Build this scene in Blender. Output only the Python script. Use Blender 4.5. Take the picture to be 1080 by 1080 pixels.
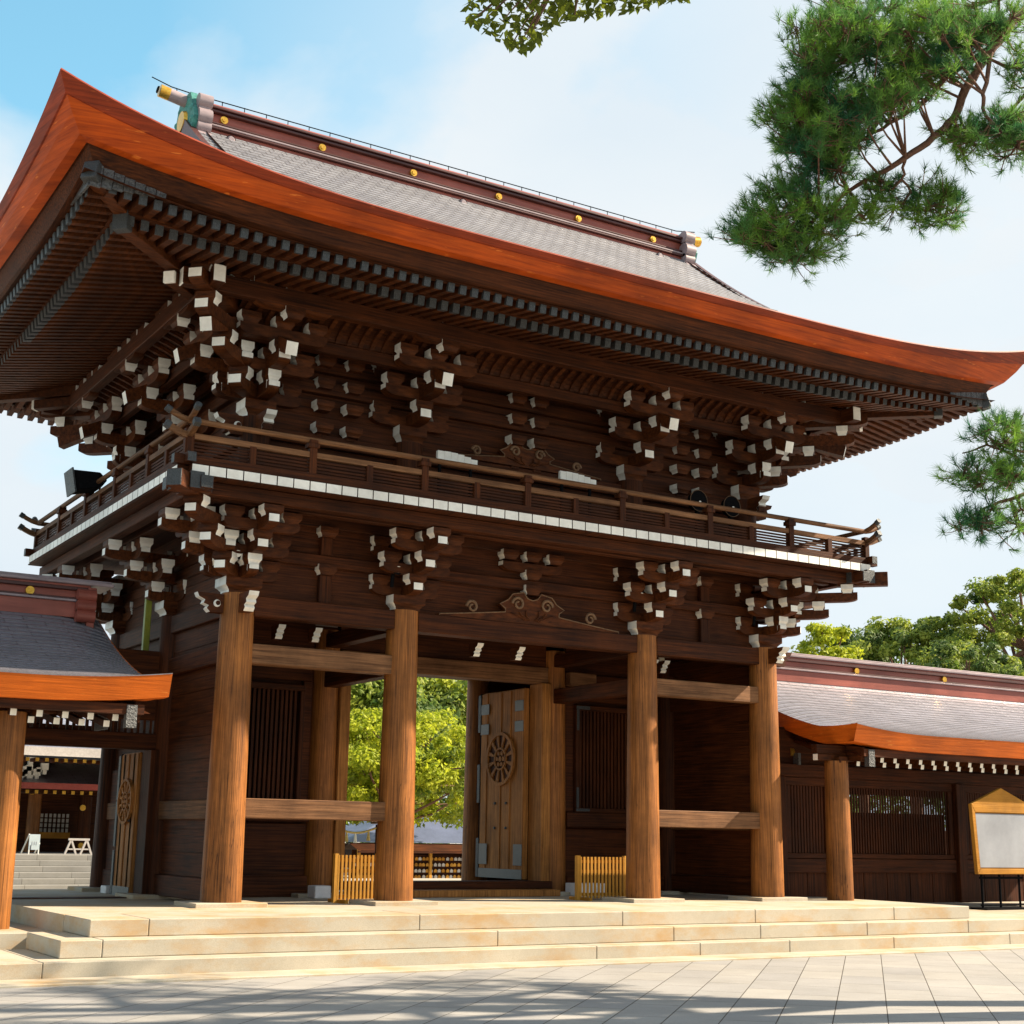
import bpy, math, random
from mathutils import Vector, Matrix
random.seed(7)
for o in list(bpy.data.objects): bpy.data.objects.remove(o)
S = bpy.context.scene
COL = S.collection
V = Vector
# ------------------------------------------------------------------ camera
FPX, YAW, PIT, ROL = 1529.5, .547, .22, .016
CAM = V((-12.488, -19.938, 1.6))
Fw = V((math.sin(YAW)*math.cos(PIT), math.cos(YAW)*math.cos(PIT), math.sin(PIT)))
R_ = V((math.cos(YAW), -math.sin(YAW), 0)); U_ = R_.cross(Fw)
R2 = R_*math.cos(ROL) + U_*math.sin(ROL); U2 = -R_*math.sin(ROL) + U_*math.cos(ROL)
cam = bpy.data.objects.new('camera', bpy.data.cameras.new('camera')); COL.objects.link(cam)
M = Matrix((R2, U2, -Fw)).transposed().to_4x4(); M.translation = CAM
cam.matrix_world = M
cam.data.sensor_width = 36; cam.data.lens = FPX/1080*36; cam.data.clip_end = 2000
S.camera = cam
def at(u, v, Y):
    d = Fw + R2*(u-540)/FPX - U2*(v-540)/FPX
    return CAM + d*((Y-CAM.y)/d.y)
def atd(u, v, dist):
    d = Fw + R2*(u-540)/FPX - U2*(v-540)/FPX
    return CAM + d*dist
# ------------------------------------------------------------------ light
SUN = V((.76, -.262, .60)).normalized()
EL = math.asin(SUN.z); AZ = math.atan2(SUN.x, SUN.y)
w = bpy.data.worlds.new('World'); S.world = w; w.use_nodes = True
nt = w.node_tree; nt.nodes.clear()
def N(nt, t, **k):
    n = nt.nodes.new(t)
    for a, b in k.items():
        if a.startswith('i_'):
            kk = a[2:]; n.inputs[int(kk) if kk.isdigit() else kk.replace('_', ' ')].default_value = b
        else: setattr(n, a, b)
    return n
sky = N(nt, 'ShaderNodeTexSky', sky_type='NISHITA', sun_disc=False, sun_elevation=EL, sun_rotation=AZ, ozone_density=1.3)
tc = N(nt, 'ShaderNodeTexCoord')
mp = N(nt, 'ShaderNodeMapping'); mp.inputs['Scale'].default_value = (1, 1, 1.9); mp.inputs['Location'].default_value = (.05, .75, .32)
n1 = N(nt, 'ShaderNodeTexNoise', i_Scale=1.9, i_Detail=7, i_Roughness=.5, i_Distortion=.25)
cr = N(nt, 'ShaderNodeValToRGB'); cr.color_ramp.elements[0].position = .40; cr.color_ramp.elements[1].position = .54; cr.color_ramp.elements[0].color = (.10, .10, .10, 1)
hs = N(nt, 'ShaderNodeHueSaturation', i_Hue=.462, i_Saturation=1.2, i_Value=2.6)
mx = N(nt, 'ShaderNodeMixRGB'); mx.inputs[2].default_value = (7.5, 8.2, 8.7, 1)
bg = N(nt, 'ShaderNodeBackground', i_Strength=.042); out = N(nt, 'ShaderNodeOutputWorld')
L = nt.links.new
vd = N(nt, 'ShaderNodeVectorMath', operation='DOT_PRODUCT'); vd.inputs[1].default_value = tuple((Fw*.55+R2*.8).normalized())
mrw = N(nt, 'ShaderNodeMapRange', i_From_Min=.30, i_From_Max=.66, i_To_Min=.0, i_To_Max=.97); L2 = nt.links.new
L2(tc.outputs['Generated'], vd.inputs[0]); L2(vd.outputs['Value'], mrw.inputs[0])
mxx = N(nt, 'ShaderNodeMath', operation='MAXIMUM'); L2(mrw.outputs[0], mxx.inputs[0]); L2(cr.outputs[0], mxx.inputs[1])
n2w = N(nt, 'ShaderNodeTexNoise', i_Scale=3., i_Detail=6, i_Roughness=.5); L2(mp.outputs[0], n2w.inputs['Vector'])
crw = N(nt, 'ShaderNodeValToRGB'); crw.color_ramp.elements[0].position = .35; crw.color_ramp.elements[1].position = .62
crw.color_ramp.elements[0].color = (7.3/9, 8.2/9, 8.9/9, 1); crw.color_ramp.elements[1].color = (8.2/9, 8.75/9, 9.1/9, 1); L2(n2w.outputs[0], crw.inputs[0])
vs_ = N(nt, 'ShaderNodeMixRGB', blend_type='MULTIPLY'); vs_.inputs[0].default_value = 1; vs_.inputs[2].default_value = (8.6, 8.6, 8.6, 1); L2(crw.outputs[0], vs_.inputs[1]); L2(vs_.outputs[0], mx.inputs[2])
L(tc.outputs['Generated'], mp.inputs[0]); L(mp.outputs[0], n1.inputs['Vector']); L(n1.outputs[0], cr.inputs[0])
L(sky.outputs[0], hs.inputs['Color']); L(hs.outputs[0], mx.inputs[1]); L(mxx.outputs[0], mx.inputs[0])
L(mx.outputs[0], bg.inputs[0]); L(bg.outputs[0], out.inputs[0])
sun = bpy.data.objects.new('sun', bpy.data.lights.new('sun', 'SUN')); COL.objects.link(sun)
sun.data.energy = 5.0; sun.data.angle = math.radians(.6); sun.data.color = (1, .86, .66)
sun.rotation_euler = SUN.to_track_quat('Z', 'Y').to_euler(); sun.location = (30, -20, 30)
S.view_settings.view_transform = 'Standard'; S.view_settings.look = 'None'; S.view_settings.gamma = 1
S.view_settings.exposure = 1.4
S.render.resolution_x = S.render.resolution_y = 1024
S.cycles.max_bounces = 8; S.cycles.diffuse_bounces = 3

# ------------------------------------------------------------------ materials
def rgb(c): return (c[0], c[1], c[2], 1)
def base_mat(name, rough=.6, metal=0, spec=.4):
    m = bpy.data.materials.new(name); m.use_nodes = True
    b = m.node_tree.nodes['Principled BSDF']
    b.inputs['Roughness'].default_value = rough; b.inputs['Metallic'].default_value = metal
    b.inputs['Specular IOR Level'].default_value = spec
    return m, m.node_tree, b
def noise_mat(name, c1, c2, scale=(6, 6, 6), ns=3., rough=.6, metal=0, bump=.15, c3=None, spec=.4, detail=6, lo=.3, hi=.7, obj_rand=0, var=(.75, 1.2)):
    m, t, b = base_mat(name, rough, metal, spec)
    tc = N(t, 'ShaderNodeTexCoord'); mp = N(t, 'ShaderNodeMapping'); mp.inputs['Scale'].default_value = scale
    n = N(t, 'ShaderNodeTexNoise', i_Scale=ns, i_Detail=detail, i_Roughness=.6)
    r = N(t, 'ShaderNodeValToRGB'); e = r.color_ramp.elements
    e[0].position, e[1].position = lo, hi; e[0].color = rgb(c1); e[1].color = rgb(c2)
    if c3: x = r.color_ramp.elements.new((lo+hi)/2); x.color = rgb(c3)
    t.links.new(tc.outputs['Object'], mp.inputs[0]); t.links.new(mp.outputs[0], n.inputs['Vector'])
    t.links.new(n.outputs[0], r.inputs[0])
    colout = r.outputs[0]
    # large slow variation
    n2 = N(t, 'ShaderNodeTexNoise', i_Scale=.9, i_Detail=7, i_Roughness=.65)
    t.links.new(tc.outputs['Object'], n2.inputs['Vector'])
    mr = N(t, 'ShaderNodeMapRange', i_From_Min=.3, i_From_Max=.7, i_To_Min=var[0], i_To_Max=var[1])
    t.links.new(n2.outputs[0], mr.inputs[0])
    h = N(t, 'ShaderNodeHueSaturation'); t.links.new(mr.outputs[0], h.inputs['Value']); t.links.new(colout, h.inputs['Color'])
    if obj_rand:
        oi = N(t, 'ShaderNodeObjectInfo'); m2 = N(t, 'ShaderNodeMapRange', i_To_Min=1-obj_rand, i_To_Max=1+obj_rand)
        t.links.new(oi.outputs['Random'], m2.inputs[0]); mu = N(t, 'ShaderNodeMath', operation='MULTIPLY')
        t.links.new(mr.outputs[0], mu.inputs[0]); t.links.new(m2.outputs[0], mu.inputs[1]); t.links.new(mu.outputs[0], h.inputs['Value'])
    t.links.new(h.outputs[0], b.inputs['Base Color'])
    if bump:
        bp = N(t, 'ShaderNodeBump', i_Strength=bump, i_Distance=.02); t.links.new(n.outputs[0], bp.inputs['Height'])
        t.links.new(bp.outputs[0], b.inputs['Normal'])
    return m
def wood(name, c1, c2, axis, **k):
    g_ = k.pop('grain', 14); sc = [g_]*3; sc['xyz'.index(axis)] = .45
    return noise_mat(name, c1, c2, tuple(sc), 2.6, rough=k.pop('rough', .65), bump=.35, spec=k.pop('spec', .15), detail=9, var=(.55, 1.4), **k)
D1, D2 = (.014, .0036, .0010), (.085, .0225, .0050)  # timber colour carries part of the shade, darker than the column wood
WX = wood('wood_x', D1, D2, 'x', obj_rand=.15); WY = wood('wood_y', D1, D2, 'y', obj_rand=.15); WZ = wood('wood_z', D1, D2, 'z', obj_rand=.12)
CW = wood('column_wood', (.048, .014, .0026), (.42, .158, .037), 'z', lo=.24, hi=.80, rough=.5, spec=.2, grain=24)  # lighter than the other timber, so sunlit columns stay bright
def cracks(m):
    t = m.node_tree; b = t.nodes['Principled BSDF']; src = b.inputs['Base Color'].links[0].from_socket
    tc = N(t, 'ShaderNodeTexCoord'); mp = N(t, 'ShaderNodeMapping'); mp.inputs['Scale'].default_value = (9, 9, .35)
    n = N(t, 'ShaderNodeTexNoise', i_Scale=1.6, i_Detail=2.5, i_Roughness=.55); rr = N(t, 'ShaderNodeValToRGB'); e = rr.color_ramp.elements
    e[0].position = .488; e[0].color = (1, 1, 1, 1); e[1].position = .512; e[1].color = (1, 1, 1, 1); x = e.new(.5); x.color = (.22, .2, .2, 1)
    n2 = N(t, 'ShaderNodeTexNoise', i_Scale=.55, i_Detail=3); r2 = N(t, 'ShaderNodeValToRGB'); r2.color_ramp.elements[0].position = .46; r2.color_ramp.elements[1].position = .56
    mu = N(t, 'ShaderNodeMixRGB', blend_type='MULTIPLY'); K = t.links.new
    K(tc.outputs['Object'], mp.inputs[0]); K(mp.outputs[0], n.inputs['Vector']); K(n.outputs[0], rr.inputs[0]); K(tc.outputs['Object'], n2.inputs['Vector']); K(n2.outputs[0], r2.inputs[0])
    K(r2.outputs[0], mu.inputs[0]); K(src, mu.inputs[1]); K(rr.outputs[0], mu.inputs[2]); K(mu.outputs[0], b.inputs['Base Color'])
cracks(CW)
RW = wood('rail_wood', (.07, .030, .013), (.24, .115, .052), 'x')
RWY = wood('rail_wood_y', (.05, .022, .009), (.18, .085, .038), 'y')
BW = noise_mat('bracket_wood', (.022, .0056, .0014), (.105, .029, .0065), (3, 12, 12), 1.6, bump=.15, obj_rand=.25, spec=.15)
DWD = wood('door_wood', (.14, .052, .012), (.44, .19, .052), 'z')
FW_ = wood('fence_wood', (.40, .18, .025), (.58, .29, .05), 'z')
FWX = wood('board_wood', (.33, .14, .015), (.42, .19, .025), 'x')
WH = noise_mat('white_paint', (.72, .70, .64), (.84, .82, .76), (3, 3, 3), 3, rough=.6, bump=.05)
CAP = noise_mat('grey_metal_cap', (.024, .028, .03), (.07, .075, .08), (8, 8, 8), 8, rough=.5, metal=.3, bump=.6)
STRAP = noise_mat('strap_metal', (.10, .10, .10), (.17, .165, .155), (8, 8, 8), 8, rough=.5, metal=.3, bump=.4)
LACE = noise_mat('dark_openwork_metal', (.03, .03, .032), (.14, .14, .14), (8, 8, 8), 5, rough=.5, metal=.5, bump=1.)
GOLD = noise_mat('gold_leaf', (.55, .28, .03), (.75, .45, .08), (5, 5, 5), 5, rough=.3, metal=.8, bump=.2)
BLK = noise_mat('black_metal', (.004, .004, .005), (.009, .009, .010), rough=.9, spec=.03)
ORG = noise_mat('eave_orange', (.20, .030, .0035), (.30, .052, .006), (.8, .8, 34), 2, rough=.55, bump=.3, spec=.2, detail=8)
RED = noise_mat('eave_red', (.11, .017, .006), (.19, .032, .011), (.8, .8, 34), 2, rough=.5, bump=.3, spec=.2, detail=8)
RIDGE = noise_mat('ridge_copper', (.21, .050, .034), (.32, .088, .062), (.6, 6, 6), 2, rough=.4, bump=.1, metal=.1)
RIDGED = noise_mat('ridge_copper_dark', (.05, .016, .014), (.09, .030, .026), (.6, 6, 6), 2, rough=.4, bump=.1, metal=.1)
RIDGEL = noise_mat('ridge_copper_pale', (.24, .18, .19), (.33, .26, .27), (2, 4, 4), 2, rough=.4, bump=.1)
TEAL = noise_mat('verdigris', (.02, .13, .12), (.06, .26, .22), (4, 4, 4), 4, rough=.6, bump=.5)
LIME = noise_mat('painted_pipe', (.18, .20, .02), (.24, .26, .03), rough=.5)
CONC = noise_mat('pale_concrete', (.78, .78, .80), (.86, .86, .88), rough=.7)
BARK = noise_mat('bark', (.10, .055, .04), (.22, .11, .07), (8, 8, 2), 3, rough=.9, bump=.8)
PBARK = noise_mat('pine_bark', (.09, .045, .03), (.19, .095, .06), (12, 12, 12), 3, rough=.9, bump=.8)
SIGN = noise_mat('white_board', (.42, .50, .53), (.48, .55, .58), rough=.5, bump=0)
GREYB = noise_mat('grey_sheet', (.26, .27, .30), (.29, .30, .33), (1, 1, 1), 1, rough=.5, bump=0)
INK = noise_mat('ink', (.05, .06, .08), (.08, .09, .1), bump=0)
PLAST = noise_mat('plaster', (.40, .36, .33), (.50, .46, .43), rough=.8)
TATAMI = noise_mat('straw_rope', (.45, .33, .10), (.6, .45, .18), rough=.9)
MRED = noise_mat('roof_red_copper', (.30, .05, .04), (.38, .08, .06), rough=.5)

def tile_mat(name, c1, c2, c3, bw, rh, rot=0, rough=.38, metal=.35, bump=.5):
    m, t, b = base_mat(name, rough, metal)
    tc = N(t, 'ShaderNodeTexCoord'); mp = N(t, 'ShaderNodeMapping'); mp.inputs['Rotation'].default_value = (0, 0, rot)
    br = N(t, 'ShaderNodeTexBrick', i_Scale=1., i_Mortar_Size=.012, i_Brick_Width=bw, i_Row_Height=rh, i_Bias=-.1, i_Mortar_Smooth=.2)
    br.inputs['Color1'].default_value = rgb(c1); br.inputs['Color2'].default_value = rgb(c2); br.inputs['Mortar'].default_value = rgb(c3)
    n = N(t, 'ShaderNodeTexNoise', i_Scale=1.3, i_Detail=5)
    mr = N(t, 'ShaderNodeMapRange', i_From_Min=.3, i_From_Max=.7, i_To_Min=.82, i_To_Max=1.15)
    h = N(t, 'ShaderNodeHueSaturation')
    t.links.new(tc.outputs['Object'], mp.inputs[0]); t.links.new(mp.outputs[0], br.inputs['Vector']); t.links.new(tc.outputs['Object'], n.inputs['Vector'])
    t.links.new(n.outputs[0], mr.inputs[0]); t.links.new(mr.outputs[0], h.inputs['Value']); t.links.new(br.outputs['Color'], h.inputs['Color'])
    t.links.new(h.outputs[0], b.inputs['Base Color'])
    bp = N(t, 'ShaderNodeBump', i_Strength=bump, i_Distance=.01, invert=True)
    t.links.new(br.outputs['Fac'], bp.inputs['Height']); t.links.new(bp.outputs[0], b.inputs['Normal'])
    return m
def streak_mat(name, c1, c2, c3):
    m, t, b = base_mat(name, .55, 0, .2)
    tc = N(t, 'ShaderNodeTexCoord'); mp = N(t, 'ShaderNodeMapping'); mp.inputs['Scale'].default_value = (1, 1, 30)
    n = N(t, 'ShaderNodeTexNoise', i_Scale=1.2, i_Detail=8, i_Roughness=.65); r = N(t, 'ShaderNodeValToRGB'); e = r.color_ramp.elements
    e[0].position, e[1].position = .3, .62; e[0].color = rgb(c1); e[1].color = rgb(c2)
    x = e.new(.70); x.color = rgb(c2); x = e.new(.78); x.color = rgb(c3)
    n2 = N(t, 'ShaderNodeTexNoise', i_Scale=3.4, i_Detail=2, i_Roughness=.5); r2 = N(t, 'ShaderNodeValToRGB'); r2.color_ramp.elements[0].position = .68; r2.color_ramp.elements[1].position = .74
    mp2 = N(t, 'ShaderNodeMapping'); mp2.inputs['Scale'].default_value = (1, 1, 9)
    mx = N(t, 'ShaderNodeMixRGB'); mx.inputs[2].default_value = rgb(c3)
    n3 = N(t, 'ShaderNodeTexNoise', i_Scale=1.1, i_Detail=6); mr = N(t, 'ShaderNodeMapRange', i_From_Min=.3, i_From_Max=.7, i_To_Min=.7, i_To_Max=1.2); h = N(t, 'ShaderNodeHueSaturation')
    K = t.links.new
    K(tc.outputs['Object'], mp.inputs[0]); K(tc.outputs['Object'], mp2.inputs[0]); K(tc.outputs['Object'], n3.inputs['Vector']); K(mp.outputs[0], n.inputs['Vector']); K(mp2.outputs[0], n2.inputs['Vector'])
    K(n.outputs[0], r.inputs[0]); K(n2.outputs[0], r2.inputs[0]); K(r.outputs[0], mx.inputs[1]); K(r2.outputs[0], mx.inputs[0]); K(n3.outputs[0], mr.inputs[0]); K(mr.outputs[0], h.inputs['Value']); K(mx.outputs[0], h.inputs['Color']); K(h.outputs[0], b.inputs['Base Color'])
    bp = N(t, 'ShaderNodeBump', i_Strength=.5, i_Distance=.01); K(n.outputs[0], bp.inputs['Height']); K(bp.outputs[0], b.inputs['Normal'])
    return m
ORG = streak_mat('eave_orange', (.22, .028, .002), (.44, .068, .004), (.58, .14, .02))
RED = streak_mat('eave_red', (.11, .014, .004), (.25, .034, .008), (.38, .085, .02))
ORG2 = streak_mat('eave_amber', (.34, .066, .004), (.55, .115, .008), (.62, .20, .03))
TILE = tile_mat('copper_shingles', (.34, .34, .365), (.24, .24, .27), (.06, .055, .06), .24, .16)
TILE2 = tile_mat('copper_shingles_pale', (.34, .33, .38), (.28, .275, .325), (.15, .13, .15), .6, .1575, metal=.45, rough=.36)
TEDGE = noise_mat('shingle_edge', (.09, .08, .09), (.15, .135, .145), rough=.6, bump=0)
def stone_mat(name, c1, c2, stain, bw=None, rh=None, rot=0, mort=(.16, .13, .10), stain_amt=.5, axis='xy', msz=.006):
    m, t, b = base_mat(name, .75, 0, .3)
    tc = N(t, 'ShaderNodeTexCoord')
    n = N(t, 'ShaderNodeTexNoise', i_Scale=90., i_Detail=4, i_Roughness=.7)
    r = N(t, 'ShaderNodeValToRGB'); e = r.color_ramp.elements; e[0].position, e[1].position = .3, .7
    e[0].color = rgb(c1); e[1].color = rgb(c2)
    t.links.new(tc.outputs['Object'], n.inputs['Vector']); t.links.new(n.outputs[0], r.inputs[0])
    mp = N(t, 'ShaderNodeMapping'); mp.inputs['Scale'].default_value = (.8, .8, 1.6)
    n2 = N(t, 'ShaderNodeTexNoise', i_Scale=1.6, i_Detail=7, i_Roughness=.65)
    r2 = N(t, 'ShaderNodeValToRGB'); r2.color_ramp.elements[0].position = .46; r2.color_ramp.elements[1].position = .68
    r2.color_ramp.elements[1].color = (stain_amt,)*3+(1,)
    t.links.new(tc.outputs['Object'], mp.inputs[0]); t.links.new(mp.outputs[0], n2.inputs['Vector']); t.links.new(n2.outputs[0], r2.inputs[0])
    mx = N(t, 'ShaderNodeMixRGB'); mx.inputs[2].default_value = rgb(stain)
    t.links.new(r2.outputs[0], mx.inputs[0]); t.links.new(r.outputs[0], mx.inputs[1])
    last = mx.outputs[0]
    n3 = N(t, 'ShaderNodeTexNoise', i_Scale=.5, i_Detail=6, i_Roughness=.7)
    mr = N(t, 'ShaderNodeMapRange', i_From_Min=.3, i_From_Max=.7, i_To_Min=.82, i_To_Max=1.12)
    t.links.new(tc.outputs['Object'], n3.inputs['Vector']); t.links.new(n3.outputs[0], mr.inputs[0])
    if bw:
        m2 = N(t, 'ShaderNodeMapping'); m2.inputs['Rotation'].default_value = (0, 0, rot)
        t.links.new(tc.outputs['Object'], m2.inputs[0])
        br = N(t, 'ShaderNodeTexBrick', i_Scale=1., i_Mortar_Size=msz, i_Brick_Width=bw, i_Row_Height=rh, i_Bias=0., i_Mortar_Smooth=.3)
        br.inputs['Color1'].default_value = (.88, .88, .9, 1); br.inputs['Color2'].default_value = (1.05, 1.03, 1, 1); br.inputs['Mortar'].default_value = rgb(mort)
        t.links.new(m2.outputs[0], br.inputs['Vector'])
        mu = N(t, 'ShaderNodeMixRGB', blend_type='MULTIPLY'); mu.inputs[0].default_value = 1
        t.links.new(last, mu.inputs[1]); t.links.new(br.outputs['Color'], mu.inputs[2]); last = mu.outputs[0]
        bp = N(t, 'ShaderNodeBump', i_Strength=.5, i_Distance=.01, invert=True); t.links.new(br.outputs['Fac'], bp.inputs['Height'])
        t.links.new(bp.outputs[0], b.inputs['Normal'])
    h = N(t, 'ShaderNodeHueSaturation'); t.links.new(mr.outputs[0], h.inputs['Value']); t.links.new(last, h.inputs['Color'])
    t.links.new(h.outputs[0], b.inputs['Base Color'])
    return m
PAVE = stone_mat('granite_paving', (.27, .26, .25), (.36, .345, .325), (.235, .22, .20), 1.0, .49, math.radians(-45), stain_amt=.35)
STEP = stone_mat('granite_steps', (.36, .315, .245), (.48, .43, .345), (.42, .23, .06), stain_amt=.65)
FARST = stone_mat('far_stone', (.20, .195, .18), (.29, .28, .26), (.15, .14, .12), 1.4, .2, stain_amt=.3)
GRAV = stone_mat('gravel', (.34, .31, .27), (.46, .42, .37), (.3, .26, .2), stain_amt=.3)
def leaf_mat(name, c1, c2, trans=.45, scale=1.2):
    m, t, b = base_mat(name, .6, 0, .3)
    tc = N(t, 'ShaderNodeTexCoord'); n = N(t, 'ShaderNodeTexNoise', i_Scale=scale, i_Detail=4)
    r = N(t, 'ShaderNodeValToRGB'); e = r.color_ramp.elements; e[0].position, e[1].position = .35, .65
    e[0].color = rgb(c1); e[1].color = rgb(c2)
    t.links.new(tc.outputs['Object'], n.inputs['Vector']); t.links.new(n.outputs[0], r.inputs[0]); t.links.new(r.outputs[0], b.inputs['Base Color'])
    tr = N(t, 'ShaderNodeBsdfTranslucent'); mxs = N(t, 'ShaderNodeMixShader', i_0=trans)
    t.links.new(r.outputs[0], tr.inputs[0]); t.links.new(b.outputs[0], mxs.inputs[1]); t.links.new(tr.outputs[0], mxs.inputs[2])
    t.links.new(mxs.outputs[0], t.nodes['Material Output'].inputs[0])
    return m
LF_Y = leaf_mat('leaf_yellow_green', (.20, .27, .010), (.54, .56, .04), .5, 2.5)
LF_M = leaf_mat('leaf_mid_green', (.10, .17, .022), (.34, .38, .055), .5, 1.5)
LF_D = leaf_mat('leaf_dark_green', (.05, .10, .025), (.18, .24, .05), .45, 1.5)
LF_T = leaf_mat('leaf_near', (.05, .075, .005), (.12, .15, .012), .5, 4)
NEED = leaf_mat('pine_needles', (.028, .13, .06), (.17, .31, .035), .45, 2.2)

# ------------------------------------------------------------------ mesh builder
class MB:
    def __init__(s): s.v = []; s.f = []; s.m = []; s.mats = []; s.sm = []
    def mi(s, m):
        if m not in s.mats: s.mats.append(m)
        return s.mats.index(m)
    def add(s, vs, fs, m, smooth=False):
        b = len(s.v); s.v += [tuple(v) for v in vs]
        for i, f in enumerate(fs):
            s.f.append(tuple(b+k for k in f)); mm = m[i] if isinstance(m, list) else m
            s.m.append(s.mi(mm)); s.sm.append(smooth)
        return s
    def box(s, x0, x1, y0, y1, z0, z1, m, ends=None):
        # ends: dict of face key -> material  (-x,+x,-y,+y,-z,+z)
        vs = [(x0, y0, z0), (x1, y0, z0), (x1, y1, z0), (x0, y1, z0), (x0, y0, z1), (x1, y0, z1), (x1, y1, z1), (x0, y1, z1)]
        fs = [(0, 4, 7, 3), (1, 2, 6, 5), (0, 1, 5, 4), (3, 7, 6, 2), (0, 3, 2, 1), (4, 5, 6, 7)]
        ks = ['-x', '+x', '-y', '+y', '-z', '+z']
        return s.add(vs, fs, [(ends or {}).get(k, m) for k in ks])
    def prism(s, prof, a, b, m, cap=None, side=None, T=None, smooth=False):
        """prof: list of (p,q); T maps (p,q,t)->xyz ; from t=a to t=b"""
        T = T or (lambda p, q, t: (t, p, q)); n = len(prof)
        vs = [T(p, q, a) for p, q in prof]+[T(p, q, b) for p, q in prof]
        fs = [tuple(range(n))[::-1], tuple(range(n, 2*n))]+[(i, (i+1) % n, (i+1) % n+n, i+n) for i in range(n)]
        ms = [cap or m, cap or m]+([side[i] if side and side[i] else m for i in range(n)])
        return s.add(vs, fs, ms, smooth)
    def cyl(s, p0, p1, r0, r1, m, n=20, cap=None, smooth=True):
        p0, p1 = V(p0), V(p1); d = (p1-p0).normalized()
        a = d.orthogonal().normalized(); b = d.cross(a)
        ring = lambda p, r: [p+(a*math.cos(2*math.pi*i/n)+b*math.sin(2*math.pi*i/n))*r for i in range(n)]
        s.add(ring(p0, r0)+ring(p1, r1), [(i, (i+1) % n, (i+1) % n+n, i+n) for i in range(n)], m, smooth)
        s.add(ring(p0, r0), [tuple(range(n))[::-1]], cap or m); s.add(ring(p1, r1), [tuple(range(n))], cap or m)
        return s
    def tube(s, pts, rs, m, n=8):
        pts = [V(p) for p in pts]
        if not hasattr(rs, '__len__'): rs = [rs]*len(pts)
        vs = []; a = None
        for i, p in enumerate(pts):
            d = (pts[min(i+1, len(pts)-1)]-pts[max(i-1, 0)]).normalized()
            if a is None: a = d.orthogonal().normalized()
            a = (a-d*a.dot(d)).normalized(); b = d.cross(a)
            vs += [p+(a*math.cos(2*math.pi*k/n)+b*math.sin(2*math.pi*k/n))*rs[i] for k in range(n)]
        fs = [(i*n+k, i*n+(k+1) % n, (i+1)*n+(k+1) % n, (i+1)*n+k) for i in range(len(pts)-1) for k in range(n)]
        s.add(vs, fs, m, True); s.add(vs[:n], [tuple(range(n))[::-1]], m); s.add(vs[-n:], [tuple(range(n))], m)
        return s
    def beam(s, p0, p1, w, h, m, cap=None):
        """box between two points, z-up section"""
        p0, p1 = V(p0), V(p1); d = (p1-p0).normalized(); a = d.cross(V((0, 0, 1))).normalized(); b = a.cross(d)
        vs = [p+a*x*w/2+b*y*h/2 for p in (p0, p1) for x, y in ((-1, -1), (1, -1), (1, 1), (-1, 1))]
        return s.add(vs, [(0, 3, 2, 1), (4, 5, 6, 7)]+[(i, (i+1) % 4, (i+1) % 4+4, i+4) for i in range(4)], [cap or m, cap or m]+[m]*4)
    def mesh(s, name):
        me = bpy.data.meshes.new(name); me.from_pydata(s.v, [], s.f)
        for m in s.mats: me.materials.append(m)
        me.polygons.foreach_set('material_index', s.m); me.polygons.foreach_set('use_smooth', s.sm); me.update()
        return me
def link(name, me, parent=None, loc=(0, 0, 0), bevel=0):
    o = bpy.data.objects.new(name, me); COL.objects.link(o)
    if parent is not None:
        o.parent = parent
    o.location = loc
    if bevel:
        b = o.modifiers.new('b', 'BEVEL'); b.width = bevel; b.segments = 1; b.limit_method = 'ANGLE'; b.angle_limit = .7
    return o
def tag(o, label, cat, group=None, kind=None):
    o['label'] = label; o['category'] = cat
    if group: o['group'] = group
    if kind: o['kind'] = kind
    return o
def thing(name, loc, label, cat, group=None):
    o = bpy.data.objects.new(name, None); COL.objects.link(o); o.location = loc; o.empty_display_size = .2
    return tag(o, label, cat, group)
def part(name, mb, root, bevel=0, label=None):
    """mesh authored in world coordinates, put under a top-level empty"""
    o = link(name, mb.mesh(name), root, -V(root.location), bevel)
    if label: o['label'] = label
    return o
def sub(name, mb, par, bevel=0): return link(name, mb.mesh(name), par, (0, 0, 0), bevel)
def struct(name, mb, bevel=0):
    o = link(name, mb.mesh(name), None, (0, 0, 0), bevel); o['kind'] = 'structure'; return o

# ------------------------------------------------------------------ ground
ZP = .585
g = MB(); g.add([(-400, -400, 0), (400, -400, 0), (400, 400, 0), (-400, 400, 0)], [(0, 1, 2, 3)], GRAV); struct('ground', g)
g = MB(); g.add([(-40, -60, .004), (40, -60, .004), (40, -3.82, .004), (-40, -3.82, .004)], [(0, 1, 2, 3)], PAVE); struct('stone_pavement', g)
g = MB(); g.box(-30, 30, -4.02, -3.42, -.1, .03, STEP); struct('kerb', g, .008)
g = MB(); g.add([(-40, 6.3, .004), (60, 6.3, .004), (60, 60, .004), (-40, 60, .004)], [(0, 1, 2, 3)], GRAV); struct('courtyard', g)

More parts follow.
